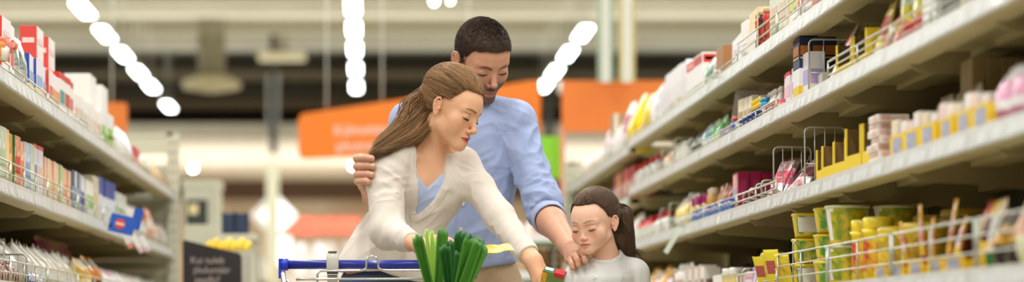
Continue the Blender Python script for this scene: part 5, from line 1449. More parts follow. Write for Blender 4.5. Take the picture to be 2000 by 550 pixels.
    run(L, 2, 213, 246, 4, lambda w, i: Pp(w, .08, .110, ['#f6e9ee', '#f0a0b8', '#f3d9e0', '#b8d0e8'][i], '#f4f4f4', seed=i), 'pink and white soft pack', 'pack')
    run(L, 2, 247, 322, 7, lambda w, i: Pp(w, .09, .105, '#f3f2ee', '#f0d8dc' if i % 2 else '#e8e6e2', ears=.008, seed=i), 'white soft bag at the far end', 'bag')
    y = FPX*1.10/(VX-122); r = empty('magenta_sack', (-1.13, y, LZ[2]+.0), label='large magenta sack lying behind the white bread-roll bags', cat='sack')
    sh = Pp(1.0, .15, .215, '#a8206a', '#b82a78', seal='#c9a090', seed=9)[1][0][1]; o = bpy.data.objects.new('sack_body', mirrored(sh)); link(o, r)
    wire_divider(-1, 52, 2, .092, dep=.10, label='wire loop divider beside the brown packets, lowest left shelf')
    wire_divider(-1, 8, 2, .115, dep=.10, label='taller wire loop divider at the left picture edge')
    # blue flag sign and hanging strips
    y = 9.15; p = P(233, 432, y); r = empty('shelf_flag', (-.955, y, p[2]), label='blue shelf flag with a red round emblem sticking into the aisle', cat='sign')
    Fl = nmat('flag_blue', hexc('#2f63c9'), .3); w = .095; hh = .068; a = math.radians(-13)
    M = Matrix.Rotation(-a, 4, 'Y')
    MB().box((0, 0, -hh/2), (w, .002, hh/2), Fl, M=M).build('flag_face', r)
    em = MB(); em.lathe([(.019, 0), (.019, .0015)], nmat('flag_red', hexc('#e2503f'), .4), n=24, M=M @ Matrix.Translation((.040, -.0005, 0)) @ Matrix.Rotation(PI/2, 4, 'X')); e = em.build('emblem', r)
    MB().box((.024, -.0032, -.004), (.056, -.0022, .004), pm('#f6dcd6'), M=M).build('emblem_bar', e)
    M2 = Matrix.Translation((.088, 0, .018)) @ Matrix.Rotation(.25, 4, 'Y') @ Matrix.Rotation(1.0, 4, 'Z')
    MB().box((0, 0, -.045), (.055, .002, .035), Fl, M=M2).build('flag_wing', r)
    MB().box((-.035, 0, -.02), (.01, .003, -.008), RAIL, M=M).build('clip', r)
    for k, (x0, y0, x1, y1) in enumerate(((242, 452, 256, 484), (258, 456, 278, 492), (276, 460, 290, 490))):
        d = 9.3+.25*k; a = P(x0, y0, d); b = P(x1, y1, d); r = empty('hanging_strip', tuple(a), label=f'white hanging price strip with pink tip, {["left", "middle", "right"][k]} one under the blue flag', cat='sign', group='hanging strips under the blue flag')
        v = Vector(b-a); n_ = Vector((v.z, 0, -v.x)).normalized()*.010; q = Vector((0, .0015, 0)); m = v*.72
        MB().add([-n_, n_, n_+m, -n_+m, -n_+q, n_+q, n_+m+q, -n_+m+q], [(0,1,2,3), (7,6,5,4), (0,4,5,1), (1,5,6,2), (2,6,7,3), (3,7,4,0)], pm('#f3efe9')).build('strip', r)
        MB().add([-n_+m, n_+m, n_+v, -n_+v, -n_+m+q, n_+m+q, n_+v+q, -n_+v+q], [(0,1,2,3), (7,6,5,4), (0,4,5,1), (1,5,6,2), (2,6,7,3), (3,7,4,0)], pm('#f09a86' if k == 0 else '#e6c4cc')).build('pink_tip', r)
    stock_right()

def stock_right():
    C = proto_carton; Pp = proto_pouch; Bt = proto_bottle; R = 1
    # ------------------------------------------------------------ far lower run, top shelf
    run(R, 5, 1128, 1172, 6, lambda w, i: Pp(round(w*.9, 3), .10, .135, ['#f3ecd8', '#f2efe6', '#ecd9b0', '#f6f3ee', '#e8ddc4', '#f2f0ea'][i], '#e9dcc8', seed=i), 'cream soft bag', 'bag', far=True, where='on the far right top shelf')
    run(R, 5, 1174, 1208, 4, lambda w, i: Pp(round(w*.9, 3), .10, .16+.02*i, '#f4f1ee', '#f3e3e4', seed=i), 'white and pinkish bag', 'bag', far=True, where='on the far right top shelf')
    run(R, 5, 1208, 1222, 1, lambda w, i: Pp(.22, .09, .235, '#f3e9ea', '#d0408a', seed=7), 'tall pinkish bag with magenta mark beside the yellow bags', 'bag', far=True, where='far right')
    yb = shelf_plane(1, 1196, 0, .03); place(C(.2, .15, .235, '#b58c62', None, near='#b08a60', top='#d9c8a4', patch=((.0, .12, 0, 1, '#e6dcc0'), (.88, 1, 0, 1, '#e6dcc0'))), (1.22, yb, RZF[5]), R, 'tall brown cardboard box with pale edges in front of the orange board', 'box')
    run(R, 5, 1220, 1240, 2, lambda w, i: Pp(round(w*.95, 3), .11, .235-.03*i, '#f4d000', '#f6e23a', seed=i), 'tall bright yellow bag', 'bag', far=True, where='near the orange board')
    run(R, 5, 1244, 1262, 1, lambda w, i: Pp(.3, .10, .185, '#f4d000', '#f6e030', seed=5), 'yellow bag leaning beside the white bottle', 'bag', where='on the top right shelf')
    run(R, 4, 1196, 1236, 5, lambda w, i: C(round(w*.8, 3), .09, .15, ['#c0384a', '#d8483c', '#b8475c', '#e0a060', '#c23a34'][i], '#e9b0a0', near='#b8332e'), 'red and wine-coloured carton', 'carton', far=True, where='on the far right second shelf')
    run(R, 3, 1190, 1238, 5, lambda w, i: Pp(round(w*.8, 3), .09, .16, ['#f3f0ec', '#f09a4a', '#9cc0e8', '#a8d04a', '#f6f4f0'][i], '#f6f2ea', seed=i), 'bright plastic pack', 'pack', far=True, where='on the far right third shelf')
    run(R, 2, 1200, 1240, 4, lambda w, i: Pp(round(w*.8, 3), .09, .14, ['#e84a3a', '#f3c34a', '#f0efe8', '#e86a6a'][i], seed=i), 'bright soft bag', 'bag', far=True, where='on the far right lowest shelf')
    r = empty('yellow_strip', tuple(P(1258, 293, 10.84)), label='short yellow label strip under the end of the top right shelf', cat='sign')
    MB().box((-.035, 0, -.012), (.035, .004, .012), pm('#f2dc2e')).build('strip', r)
    # ------------------------------------------------------------ right, top shelf (level 5)
    run(R, 5, 1263, 1284, 2, lambda w, i: Pp(round(w*.9, 3), .09, .185, '#f2f0f2', '#e3e3ea', seed=i+2), 'white crinkled bag', 'bag')
    run(R, 5, 1285, 1306, 3, lambda w, i: C(w, .07, .135+.02*(2-i if i < 3 else 0), '#f3f1f2', '#e9e6ea', near='#efecee'), 'white narrow carton', 'carton')
    run(R, 5, 1307, 1340, 4, lambda w, i: C(w, .10, .172, '#f4f2f2', '#ece9ea', near='#f1eff0', patch=((.1, .9, .1, .3, '#e6d3bd'),)), 'tall white carton', 'carton')
    run(R, 5, 1341, 1370, 2, lambda w, i: C(w, .052, .150, '#f6f2f0', None, near='#f6f2f0', patch=((.06, .94, .76, .96, '#e0452e'), (.18, .82, .82, .90, '#f6d8d0'))), 'white carton with red-orange header', 'carton', depth_rows=2, dgap=.062)
    run(R, 5, 1372, 1386, 2, lambda w, i: Pp(w, .06, .115, '#dfe6dc', '#7fa088', kind='foil', seed=i), 'silver-green foil pouch', 'pouch')
    run(R, 5, 1387, 1397, 1, lambda w, i: Pp(.12, .06, .135, '#efece4', '#5a5046', seed=3), 'white pouch with dark print', 'pouch')
    run(R, 5, 1398, 1412, 1, lambda w, i: C(w, .045, .115, '#a5713f', None, near='#a87444', top='#d8b888', bands=((0, .04, '#e6d2b0'),)), 'plain brown carton', 'carton')
    run(R, 5, 1416, 1446, 1, lambda w, i: C(w, .085, .115, '#f3f0f2', None, near='#f5f3f4', patch=((.2, .8, .62, .66, '#c9c6c8'), (.2, .8, .52, .55, '#c9c6c8'))), 'wide plain white carton', 'carton')
    run(R, 5, 1448, 1457, 1, lambda w, i: C(w, .03, .135, '#f2efe8', None, near='#f4f2ee'), 'slim white carton beside the tan-topped one', 'carton')
    run(R, 5, 1458, 1478, 1, lambda w, i: C(w, .055, .148, '#efe9e0', None, near='#c9794f', top='#ead2a0', bands=((.55, 1, '#ecd6a6'),)), 'brown carton with tan upper half', 'carton')
    run(R, 5, 1480, 1502, 3, lambda w, i: Bt(.021, .132, '#d8402f' if i % 2 == 0 else '#5a2a20', '#d8b88c', '#e85a3a', neck=.85, caph=.12, art='#2a1a14', name='jar'), 'sauce jar with a tan lid', 'jar', off=.045)
    run(R, 5, 1504, 1532, 2, lambda w, i: C(w, .06, .168, '#f0eae4', '#e8b0a0', near='#f3efec', art='#c9d8b0'), 'white carton with pink and green print', 'carton')
    run(R, 5, 1534, 1556, 2, lambda w, i: C(w, .065, .168, '#e9dc7a', '#c9d06a', near='#ecdf86', bands=((0, .35, '#f2efe6'),)), 'pale yellow carton', 'carton')
    run(R, 5, 1558, 1584, 2, lambda w, i: C(w, .065, .165, '#f2eef0', '#e88a8a', near='#f3f0f2', bands=((.7, .9, '#7a8ac8'),)), 'white carton with blue band', 'carton')
    run(R, 5, 1586, 1640, 3, lambda w, i: C(w, .08, .17, '#e9b3a2', '#f3e3da', near='#eec0b0'), 'salmon-coloured carton', 'carton')
    run(R, 5, 1642, 1720, 3, lambda w, i: C(w, .08, .18, '#f1ede6', '#d8b46a', near='#efe9df'), 'cream carton at the top picture edge', 'carton')
    # ------------------------------------------------------------ right, second shelf (level 4)
    run(R, 4, 1242, 1286, 4, lambda w, i: Bt(.030, .108, '#f3f2ee', '#d8281e', '#f0eeea', neck=.42, caph=.2, shoulder=.62), 'white bottle with a red cap', 'bottle', off=.06)
    run(R, 4, 1288, 1316, 2, lambda w, i: Pp(round(w*.9, 3), .08, .098, '#f3ece4', '#f0b48a', seed=i), 'white bag with orange print', 'bag')
    run(R, 4, 1318, 1344, 4, lambda w, i: Bt(.022, .085, '#f1f0ea', '#f4f3ee', '#e9e6dc', neck=.8, caph=.12), 'white spice jar', 'jar', off=.05)
    run(R, 4, 1346, 1362, 2, lambda w, i: Pp(w, .06, .095, '#262422', '#4a4640', seed=i), 'black pouch', 'pouch')
    run(R, 4, 1350, 1392, 3, lambda w, i: Pp(.15, .08, .125, '#ecebe6' if i != 1 else '#3a3c3a', '#c9cbc8', kind='foil', seed=i), 'tall silver and black foil bag in the back row', 'bag', off=.12)
    run(R, 4, 1363, 1384, 3, lambda w, i: Pp(w, .06, .098, '#e9f0ee', '#1f7a80', art='#1f6a80', seed=i), 'white pouch with teal print', 'pouch')
    run(R, 4, 1385, 1402, 3, lambda w, i: Pp(w, .06, .100, '#dcebc8', '#4fa83a', art='#3f9a34', seed=i), 'white pouch with leaf green print', 'pouch')
    run(R, 4, 1403, 1420, 2, lambda w, i: C(w, .05, .045, '#b9a3c8', '#3f4f90', near='#c9b6d2'), 'little lilac box', 'box')
    y = shelf_plane(1, 1424, 0, .02); r = empty('shelf_divider', (1.20, y, RZ[4]), label='tall clear plastic divider leaning beside the cream cartons', cat='divider')
    V = [(0, 0, 0), (.16, 0, 0), (.16, 0, .155), (.022, 0, .155)]; V += [(x, .003, z) for x, _, z in V]
    MB().add(V, [(0,1,2,3), (7,6,5,4), (0,4,5,1), (1,5,6,2), (2,6,7,3), (3,7,4,0)], nmat('clear_plastic', hexc('#d9cfc9'), .12, alpha=.62)).build('panel', r); MB().box((0, -.02, 0), (.16, .02, .003), RAIL).build('foot', r)
    run(R, 4, 1427, 1438, 2, lambda w, i: Bt(.014, .06, '#3a4a9a', '#e8603a', '#5060b0', neck=.8), 'small blue jar with orange lid', 'jar', off=.03)
    run(R, 4, 1440, 1466, 3, lambda w, i: C(w, .022, .10+.004*i, '#efe2c6', '#b8a070', near='#efe4cc', top='#b8975a'), 'cream and gold slim carton', 'carton', depth_rows=2, dgap=.030)
    run(R, 4, 1440, 1482, 5, lambda w, i: Bt(.012, .032, '#2c3a8a', '#3a4a9a', None, neck=.9), 'tiny navy jar at the front wire', 'jar', off=.016)
    run(R, 4, 1468, 1486, 4, lambda w, i: Bt(.0125, .080, '#e8b92a', '#f0cf2a', '#2a3a6a', neck=.85, caph=.22), 'spice jar with a yellow cap', 'jar', off=.035)
    run(R, 4, 1487, 1495, 2, lambda w, i: Bt(.0125, .070, '#3fa8d8', '#3a9ac8', '#e9e4dc', neck=.85), 'spice jar with a sky blue cap', 'jar', off=.035)
    run(R, 4, 1496, 1526, 7, lambda w, i: Bt(.0135, .085, '#e8e4da', '#dcd8ce', ['#d8322a', '#d8322a', '#e8b42a', '#d8322a', '#4aa83a', '#e86a2a', '#d8322a'][i], neck=.55, caph=.2, shoulder=.62), 'clear spice grinder', 'bottle', off=.05, depth_rows=2, dgap=.034)
    run(R, 4, 1490, 1524, 6, lambda w, i: C(w, .02, .030, ['#e8705a', '#f0a0a8', '#d8a0b8', '#f0b0a0', '#e89aa8', '#f3c9b8'][i], '#f6e9e4', near='#d8607a'), 'small pink sachet box at the front', 'box', off=.014)
    run(R, 4, 1528, 1542, 2, lambda w, i: C(w, .035, .10, '#f3dfe2', '#f0c0cc', near='#f3e6ea', top='#e03a4a', bands=((.9, 1, '#e03a4a'),)), 'pink-white carton with red edge', 'carton')
    run(R, 4, 1543, 1576, 3, lambda w, i: C(w, .045, .125-.01*i, '#efeaf4', '#b8aade', near='#f0ecf4', bands=((0, .15, '#3a3a9a'),)), 'white carton with lilac print', 'carton')
    for i in range(3):
        yy = shelf_plane(1, 1562, 0, .02); o_ = ["nearest the aisle", "middle", "innermost"][i]
        place(C(.10, .033, .088, '#f0ede6', None, near='#efece4', bands=((0, .45, '#efcb2a'),)), (1.199+i*.0345, yy, RZ[4]), R, f'white and yellow carton carrying a navy one, {o_} of three', 'carton', 'white and yellow cartons under the navy ones')
        place(C(.10, .033, .086, '#23305e', None, near='#1f2a58', top='#1b2448', patch=((.08, .92, .42, .72, '#c8762a'), (.08, .92, .30, .36, '#e6c92a'))), (1.199+i*.0345, yy, RZ[4]+.0885), R, f'navy carton with orange picture, {o_} of the three', 'carton', 'navy cartons on the second right shelf')
    run(R, 4, 1584, 1604, 1, lambda w, i: C(w, .075, .060, '#f3f0ea', None, near='#f2efe8', bands=((0, .55, '#f0cf2a'),)), 'yellow and white carton behind the wire divider', 'carton', off=.05)
    y = shelf_plane(1, 1622, 0, .02); place(Pp(.045, .02, .185, '#d9c9b4', '#e0a8b0', kind='foil', art='#b85a50', seed=2), (1.195, y, RZ[4]), R, 'long shiny pink-gold foil pouch leaning back', 'pouch', tilt=.42)
    place(Pp(.05, .02, .19, '#c9a83a', '#e6cf9a', kind='foil', art='#6a4a20', seed=5), (1.215, y+.02, RZ[4]), R, 'long gold foil pouch leaning behind the pink-gold one', 'pouch', tilt=.46)
    run(R, 4, 1630, 1690, 2, lambda w, i: proto_tray(w, .15, .100, .034, '#f0cf1a', '#6a5236', cut=.93, solid=(i == 0)), 'bright yellow display tray', 'tray')
    run(R, 4, 1634, 1686, 4, lambda w, i: C(round(w*.6, 3), .10, .070, '#6b5238', '#8a6c48', near='#5f4930'), 'dark brown packet inside the yellow tray', 'packet', off=.06, z=.004)
    run(R, 4, 1694, 1708, 1, lambda w, i: Pp(.075, .03, .155, '#e6cf6a', '#c8483a', c3='#f0e6d8', seed=3), 'slim red and yellow sachet leaning back', 'sachet', tilt=.25)
    run(R, 4, 1712, 1742, 2, lambda w, i: Pp(round(w*.9, 3), .04, .115, '#c9322c', '#e8b03a', c3='#d8402f', seed=i), 'red sachet with yellow print', 'sachet', tilt=.25)
    run(R, 4, 1745, 1800, 2, lambda w, i: Pp(round(w*.95, 3), .07, .215, '#ecd43a', '#f2efe0', c3='#d8281e', art='#8aa04a', seed=i), 'tall yellow bag with red foot', 'bag')
    run(R, 4, 1802, 1826, 1, lambda w, i: C(w, .05, .24, '#f1efec', '#d8d4ce', near='#efece8'), 'tall white carton at the upper right', 'carton')
    run(R, 4, 1830, 1868, 2, lambda w, i: C(w, .09, .24, '#5a5648', '#f0efe8', near='#55513f'), 'dark olive carton with white square', 'carton')
    run(R, 4, 1872, 1990, 4, lambda w, i: C(round(w*.9, 3), .09, .2, '#efe0cc', '#d8b88a', near='#e9d8c2'), 'beige carton at the upper right', 'carton')
    # ------------------------------------------------------------ right, third shelf (level 3)
    run(R, 3, 1246, 1300, 5, lambda w, i: Pp(round(w*.9, 3), .09, .135, '#274a22' if i % 2 else '#8fc23a', '#3f7a30', seed=i), 'dark green bag in the back row', 'bag', off=.15)
    run(R, 3, 1248, 1276, 3, lambda w, i: Bt(.030, .100, '#e02c28', '#c8201c', '#f0efe6', neck=.5, caph=.15), 'red ketchup bottle', 'bottle', off=.05)
    run(R, 3, 1278, 1306, 4, lambda w, i: Bt(.026, .098, '#f3f2ee', '#e02c28', '#f2f0ec', neck=.42, caph=.22, shoulder=.6), 'white squeeze bottle with a red cap', 'bottle', off=.05)
    run(R, 3, 1309, 1344, 3, lambda w, i: Pp(round(w*.95, 3), .08, .125, '#f3ecc8', '#f0d04a', seal='#f4f3ea', seed=i), 'white and yellow crinkled bag', 'bag')
    run(R, 3, 1349, 1378, 3, lambda w, i: Bt(.0165, .104, '#f2e2a0', '#c01a80', '#f0dc8a', neck=.86, caph=.38, shoulder=.6), 'cream jar with a tall magenta cap', 'jar', off=.05)
    run(R, 3, 1381, 1394, 2, lambda w, i: Bt(.020, .115, '#d8a860', '#efe2c4', '#c98f4a', neck=.7, caph=.3), 'brown spice jar with a cream cap', 'jar', off=.05)
    run(R, 3, 1395, 1408, 2, lambda w, i: Pp(w, .04, .120, '#c98a5a', '#e9c8a0', seed=i), 'brown clear pouch', 'pouch', off=.05)
    run(R, 3, 1409, 1427, 3, lambda w, i: Pp(w, .05, .115, '#8a2418', '#b8402c', kind='foil', seed=i), 'dark red shiny pouch', 'pouch', off=.05)
    run(R, 3, 1350, 1428, 12, lambda w, i: Bt(.0135, .042, '#d8dce6', ['#3a5aa8', '#4a6ab8', '#3f52a0', '#e06a4a'][i % 4], '#5a78b8', neck=.95, caph=.3), 'tiny white and blue jar at the front wire', 'jar', off=.016)
    run(R, 3, 1429, 1436, 1, lambda w, i: C(w, .03, .12, '#f0b0a8', '#9ab8e0', near='#f3c3bc'), 'slim pink and blue carton beside the magenta ones', 'carton')
    for i in range(5):
        yy = shelf_plane(1, 1440, 0, .03)
        place(C(.12, .036 if i < 4 else .05, .128, '#8f1240', None, near='#a8174c', top='#b82a5c', patch=((.25, .75, .30, .80, '#b8386a'),)), (1.213+i*.0385, yy+(0 if i < 4 else .01), RZ[3]), R, f'magenta carton, {["nearest the aisle", "second from the aisle", "third from the aisle", "fourth from the aisle", "innermost"][i]} on the third right shelf', 'carton', 'magenta cartons on the third right shelf')
    rnd = random.Random(21)
    for k in range(14):
        x = 1516+k*5.3; y = shelf_plane(1, x, 0, .03+.03*(k % 3)); cc = ['#dfe0e2', '#f2f0f0', '#cfd2d6'][k % 3]
        place(Pp(.085, .014, .125+.016*(k % 3), cc, ['#c8324a', '#2a2a30', '#e0507a', '#e8402f'][k % 4], kind='foil', art=['#c03048', '#3a3a40', '#b02a6a'][k % 3], seed=k), (1.215+.03*(k % 3), y, RZ[3]+.004*(k % 2)), R, f'silver foil sachet with {["red", "black", "pink", "orange-red"][k % 4]} print, {ORD[13-k]} in the leaning pile', 'sachet', 'foil sachets on the third right shelf', tilt=.55+.2*rnd.uniform(-1, 1), rz=rnd.uniform(-.9, .9))
    for px, h, dp, lb in ((1452, .050, .040, 'lowest wire loop before the magenta cartons'), (1463, .056, .045, 'second low wire loop before the magenta cartons'), (1476, .062, .060, 'third low wire loop before the magenta cartons'), (1487, .066, .060, 'tallest of the low wire loops before the magenta cartons')):
        wire_divider(1, px, 3, h, dp, label=lb+', third right shelf', n=2)
    wire_divider(1, 1511, 3, .150, .11, label='tall wire divider between magenta cartons and foil sachets')
    wire_divider(1, 1572, 3, .165, .11, label='tall wire divider between foil sachets and yellow trays')
    run(R, 3, 1588, 1650, 3, lambda w, i: proto_tray(w, .12, .100, .038, '#f2d21c', '#8a6c44', cut=.95), 'yellow display tray with brown inside', 'tray')
    run(R, 3, 1652, 1706, 2, lambda w, i: proto_tray(w, .12, .118, .045, '#f2d21c', '#7a5f3a', cut=.97), 'taller yellow display tray with brown inside', 'tray')
    run(R, 3, 1592, 1702, 6, lambda w, i: C(round(w*.7, 3), .06, .082, '#8a6c48', '#b8975f', near='#7f6340'), 'brown cardboard packet in the yellow trays', 'packet', off=.06, z=.004)
    for j in range(7):
        yy = shelf_plane(1, 1712, 0, .02); place(C(.10, .075, .0165, '#f6eee6', '#f0c8bc', near='#f6ece4', patch=((.1, .4, .2, .8, '#f0b8a8'),)), (1.202+.006*(j % 2), yy+.012*(j % 3), RZ[3]+j*.0170), R, f'pinkish white packet lying flat, {["lowest", "second from bottom", "third from bottom", "middle one", "third from top", "second from top", "topmost"][j]} of the stack', 'packet', 'flat packets beside the yellow trays')
    run(R, 3, 1735, 1930, 6, lambda w, i: proto_tray(w, .12, .07, .052, '#f2cc22', '#c9a858', lab='#6b76a8', cut=.7), 'low yellow tray with a blue-grey label', 'tray', off=.015)
    run(R, 3, 1740, 1926, 12, lambda w, i: C(round(w*.8, 3), .07, .070+.008*(i % 3), ['#f6e9df', '#f3d9cf', '#f7f0e6', '#f0dcb8'][i % 4], ['#f0a890', '#e8c85a', '#d8c8e0'][i % 3], near='#f6efe8'), 'pastel packet standing in the low yellow trays', 'packet', off=.03, z=.004)
    run(R, 3, 1735, 1765, 2, lambda w, i: C(w, .08, .155, '#d8a83a', '#7a5a24', near='#8a6a2c', art='#6b4f22'), 'gold and brown carton in the back row', 'carton', off=.17)
    run(R, 3, 1800, 1880, 3, lambda w, i: Pp(round(w*.9, 3), .08, .145, '#f4ecd8', '#e8c99a', seed=i), 'cream packet in the middle row', 'packet', off=.11)
    for j in range(8):
        yy = shelf_plane(1, 1875, 0, .10)+.06; place(C(.10, .030, .205, '#a8905c', None, near='#a08a58', patch=((.0, .12, 0, 1, '#c8b07c'),)), (1.32+j*.032, yy, RZ[3]), R, f'khaki brown slim carton, {["", "second ", "third ", "fourth ", "fifth ", "sixth ", "seventh ", "eighth "][j]}{"nearest the aisle" if j == 0 else "from the aisle"} in the upright row', 'carton', 'khaki cartons standing in a row')
    run(R, 3, 1932, 1985, 2, lambda w, i: Pp(round(w*.9, 3), .08, .115, '#f4eef0', '#e6a8c4', c3='#c97a9e', seed=i), 'white pouch with magenta lower half', 'pouch')
    run(R, 3, 1988, 2080, 4, lambda w, i: Pp(round(w*.9, 3), .09, .165-.05*(i % 2), '#f3d9d4', '#e87a7a', c3='#3a8a4a', seed=i), 'pink pouch with green foot', 'pouch')
    # ------------------------------------------------------------ right, lowest visible shelf (level 2)
    run(R, 2, 1258, 1300, 6, lambda w, i: Pp(round(w*.92, 3), .10, .125+.012*(i % 3), ['#e8433c', '#f3c34a', '#ecaa1e', '#e84a5a', '#f0e8da', '#e8b43a'][i], ['#f4eee6', '#e8952c', '#f3e0a0'][i % 3], seed=i), 'red and yellow soft bag', 'bag')
    run(R, 2, 1262, 1300, 3, lambda w, i: Pp(round(w*.9, 3), .10, .185, ['#2f4a34', '#b8403a', '#e0952c'][i], '#d8c8b0', seed=i), 'darker tall bag in the back row', 'bag', off=.16)
    run(R, 2, 1302, 1330, 4, lambda w, i: Pp(round(w*.92, 3), .09, .135, '#f0efec', ['#c9c9cf', '#e3a890', '#d8cfc0'][i % 3], kind='foil', ears=.01, seed=i), 'white and silver packet', 'packet')
    run(R, 2, 1332, 1372, 7, lambda w, i: C(round(w*.9, 3), .06, .110+.01*(i % 2), ['#efe9e2', '#d8b8a4', '#f3f0ec', '#c9a08a'][i % 4], ['#8a6a5a', '#d8c4a8'][i % 2], near='#f0ebe4'), 'cream and brown slim carton', 'carton')
    for k in range(6):
        y = shelf_plane(1, 1340+k*17, 0, .12)
        place(Pp(.10, .03, .16, ['#4a4640', '#5a5450', '#3f3c3a', '#6a625a', '#504a46', '#5f5856'][k], '#8a8278', kind='foil', seal='#4a5a3f', seed=k), (1.30+.02*(k % 2), y, RZ[2]), R, f'dark grey foil bag leaning back, {ORD[5-k]} in the shaded back row', 'bag', 'grey foil bags in the back row', tilt=.55, rz=-.3)
    run(R, 2, 1392, 1408, 1, lambda w, i: C(w, .10, .072, '#efece4', None, near='#f1eee6'), 'white box beside the green leaf pack', 'box')
    run(R, 2, 1409, 1417, 1, lambda w, i: Pp(.06, .02, .10, '#9fd02a', '#6fae2a', c3='#3f8a2a', seed=1), 'leaf green pack leaning beside the striped jar', 'pack', tilt=.4)
    run(R, 2, 1418, 1442, 2, lambda w, i: Bt(.034, .092, '#f0e6d0', '#f1ede6', '#f3d8a8', neck=.98, caph=.2, shoulder=.75, art='#d8c84a', name='jar'), 'wide cream jar with striped label', 'jar', off=.06)
    run(R, 2, 1444, 1480, 3, lambda w, i: C(w, .09, .080-.012*i, ['#c0a0d8', '#f0c0cc', '#f3d0d8'][i], '#efe6f0', near=['#b898d4', '#eeb0c0', '#f0c8d2'][i]), 'lilac and pink box', 'box')
    run(R, 2, 1482, 1506, 3, lambda w, i: C(w, .04, .115, '#f3d3cf', '#e04a4a', near='#f0c0bc', bands=((.3, .5, '#f0e0a0'),)), 'pink carton with red stripe', 'carton')
    rnd = random.Random(8)
    for k in range(5):
        y = shelf_plane(1, 1514+k*7, 0, .04)
        place(Pp(.07, .012, .105+.012*(k % 2), '#ecd83a', ['#b85a50', '#e8c03a', '#e8d070'][k % 3], kind='film', seed=k), (1.215+.016*(k % 3), y, RZ[2]), R, f'yellow sachet with dark red print, {ORD[4-k]} in the leaning row', 'sachet', 'yellow sachets before the yellow tubs', tilt=-.30+.12*k/7, rz=.5)
    tub = proto_tub(.046, .037, .066, '#f3d21a', '#f6e25a', '#e8c012', '#f7dc2a', art='#4fa03a', sq=True)
    tubw = proto_tub(.046, .037, .066, '#f3d21a', '#f6e25a', '#e8c012', '#f7dc2a', art='#4fa03a', sq=True, patch=(.62, .90, '#efe9df'))
    for j in range(3):
        for i, (px, o_) in enumerate(((1572, .06), (1600, .10))):
            y = shelf_plane(1, px, 0, .06); lab = ['bottom', 'middle', 'topmost'][j]
            if True: place(tubw if (j != 1 and i == 0) else tub, (1.18+.072+i*.004+(.0), y-.10*i, RZ[2]+j*.0715), R, f'{lab} yellow square tub in the {["left", "right"][i]} of two stacks', 'tub', 'stacked yellow square tubs')
    cup = proto_tub(.056, .042, .098, '#f4f1ea', '#f0cf2a', '#e3c23a', '#dfe0b0', art='#8aa83a', name='noodle_cup')
    for i, (px, dx) in enumerate(((1655, .065), (1655, .19))):
        y = shelf_plane(1, px, 0, .065)
        for j in range(2): place(cup, (1.18+dx, y, RZ[2]+j*.103), R, f'{["lower", "upper"][j]} white noodle cup with green-yellow print, {["aisle side", "inner side"][i]}', 'cup', 'white noodle cups')
    jarb = proto_bottle(.036, .155, '#f2d21e', '#f6dc3a', '#e9c42a', .9, .22, 'gloss', 'canister', .74, '#d8402f')
    for i, px in enumerate((1688, 1712)):
        y = shelf_plane(1, px, 0, .05); place(jarb, (1.235, y, RZ[2]), R, f'slim yellow canister with red print, {["farther", "nearer"][i]} of the two', 'canister', 'slim yellow canisters')
    can = proto_bottle(.054, .128, '#f0cf1e', '#f4d62c', '#f3d84a', .98, .28, 'gloss', 'canister', .70, '#e0b020')
    for i, (px, dx) in enumerate(((1752, .09), (1790, .10))):
        y = shelf_plane(1, px, 0, .08); place(can, (1.18+dx, y, RZ[2]), R, f'wide yellow canister with ribbed lid, {["farther", "nearer"][i]} of two', 'canister', 'wide yellow canisters')
    can2 = proto_bottle(.055, .165, '#b8962a', '#c9a83a', '#8a5a2a', .98, .18, 'gloss', 'canister', .80, '#a8342c')
    for i, px in enumerate((1700, 1752, 1812, 1868)):
        y = shelf_plane(1, px, 0, .20); place(can2, (1.18+.22, y, RZ[2]), R, f'tall brown-gold canister in the back row, {ORD[3-i]} of four', 'canister', 'brown-gold canisters in the back row')
    for k in range(5):
        y = shelf_plane(1, 1778+k*22, 0, .04)
        place(Pp(.035, .014, .115+.035*(k % 2), '#f0d03a', '#f0ece4', c3='#c02c2a', art='#d8503a', seed=k), (1.215+.01*(k % 2), y, RZ[2]+.01), R, f'slim white-yellow stick pack, {ORD[4-k]} of the five', 'packet', 'stick packs behind the wire guard', tilt=-.18+.1*k)
    run(R, 2, 1700, 1880, 5, lambda w, i: proto_tray(w, .10, .040, .034, '#f2c41e', '#c9a858', lab='#7a82a8', cut=.6), 'shallow yellow tray with a grey label', 'tray', off=.015)
    run(R, 2, 1884, 1922, 3, lambda w, i: Pp(round(w*.9, 3), .05, .145, ['#f0d8b0', '#e8c03a', '#c83a30'][i], ['#f6f2ec', '#5a2a1a', '#e8d0a0'][i], c3='#2a7a3a' if i == 0 else None, seed=i), 'red and yellow upright packet', 'packet', off=.035, tilt=.12)
    run(R, 2, 1925, 1965, 2, lambda w, i: Pp(round(w*.9, 3), .06, .120, '#3a3026', '#c8952c', seed=i), 'dark brown packet with gold print', 'packet', off=.035, tilt=.12)
    run(R, 2, 1968, 2060, 4, lambda w, i: Pp(round(w*.9, 3), .07, .145, '#e9e6c4', '#f0b8a0', seal='#6fc04a', seed=i), 'pale pouch with a green top', 'pouch', off=.035)
    wire_divider(1, 1549, 2, .135, .10, label='tall wire divider before the stacked yellow tubs', n=4)
    wire_divider(1, 1450, 2, .080, .08, label='low wire divider before the lilac boxes', n=4)
    wire_divider(1, 1316, 2, .120, .08, label='wire divider beside the cream slim cartons, lowest right shelf', n=2)
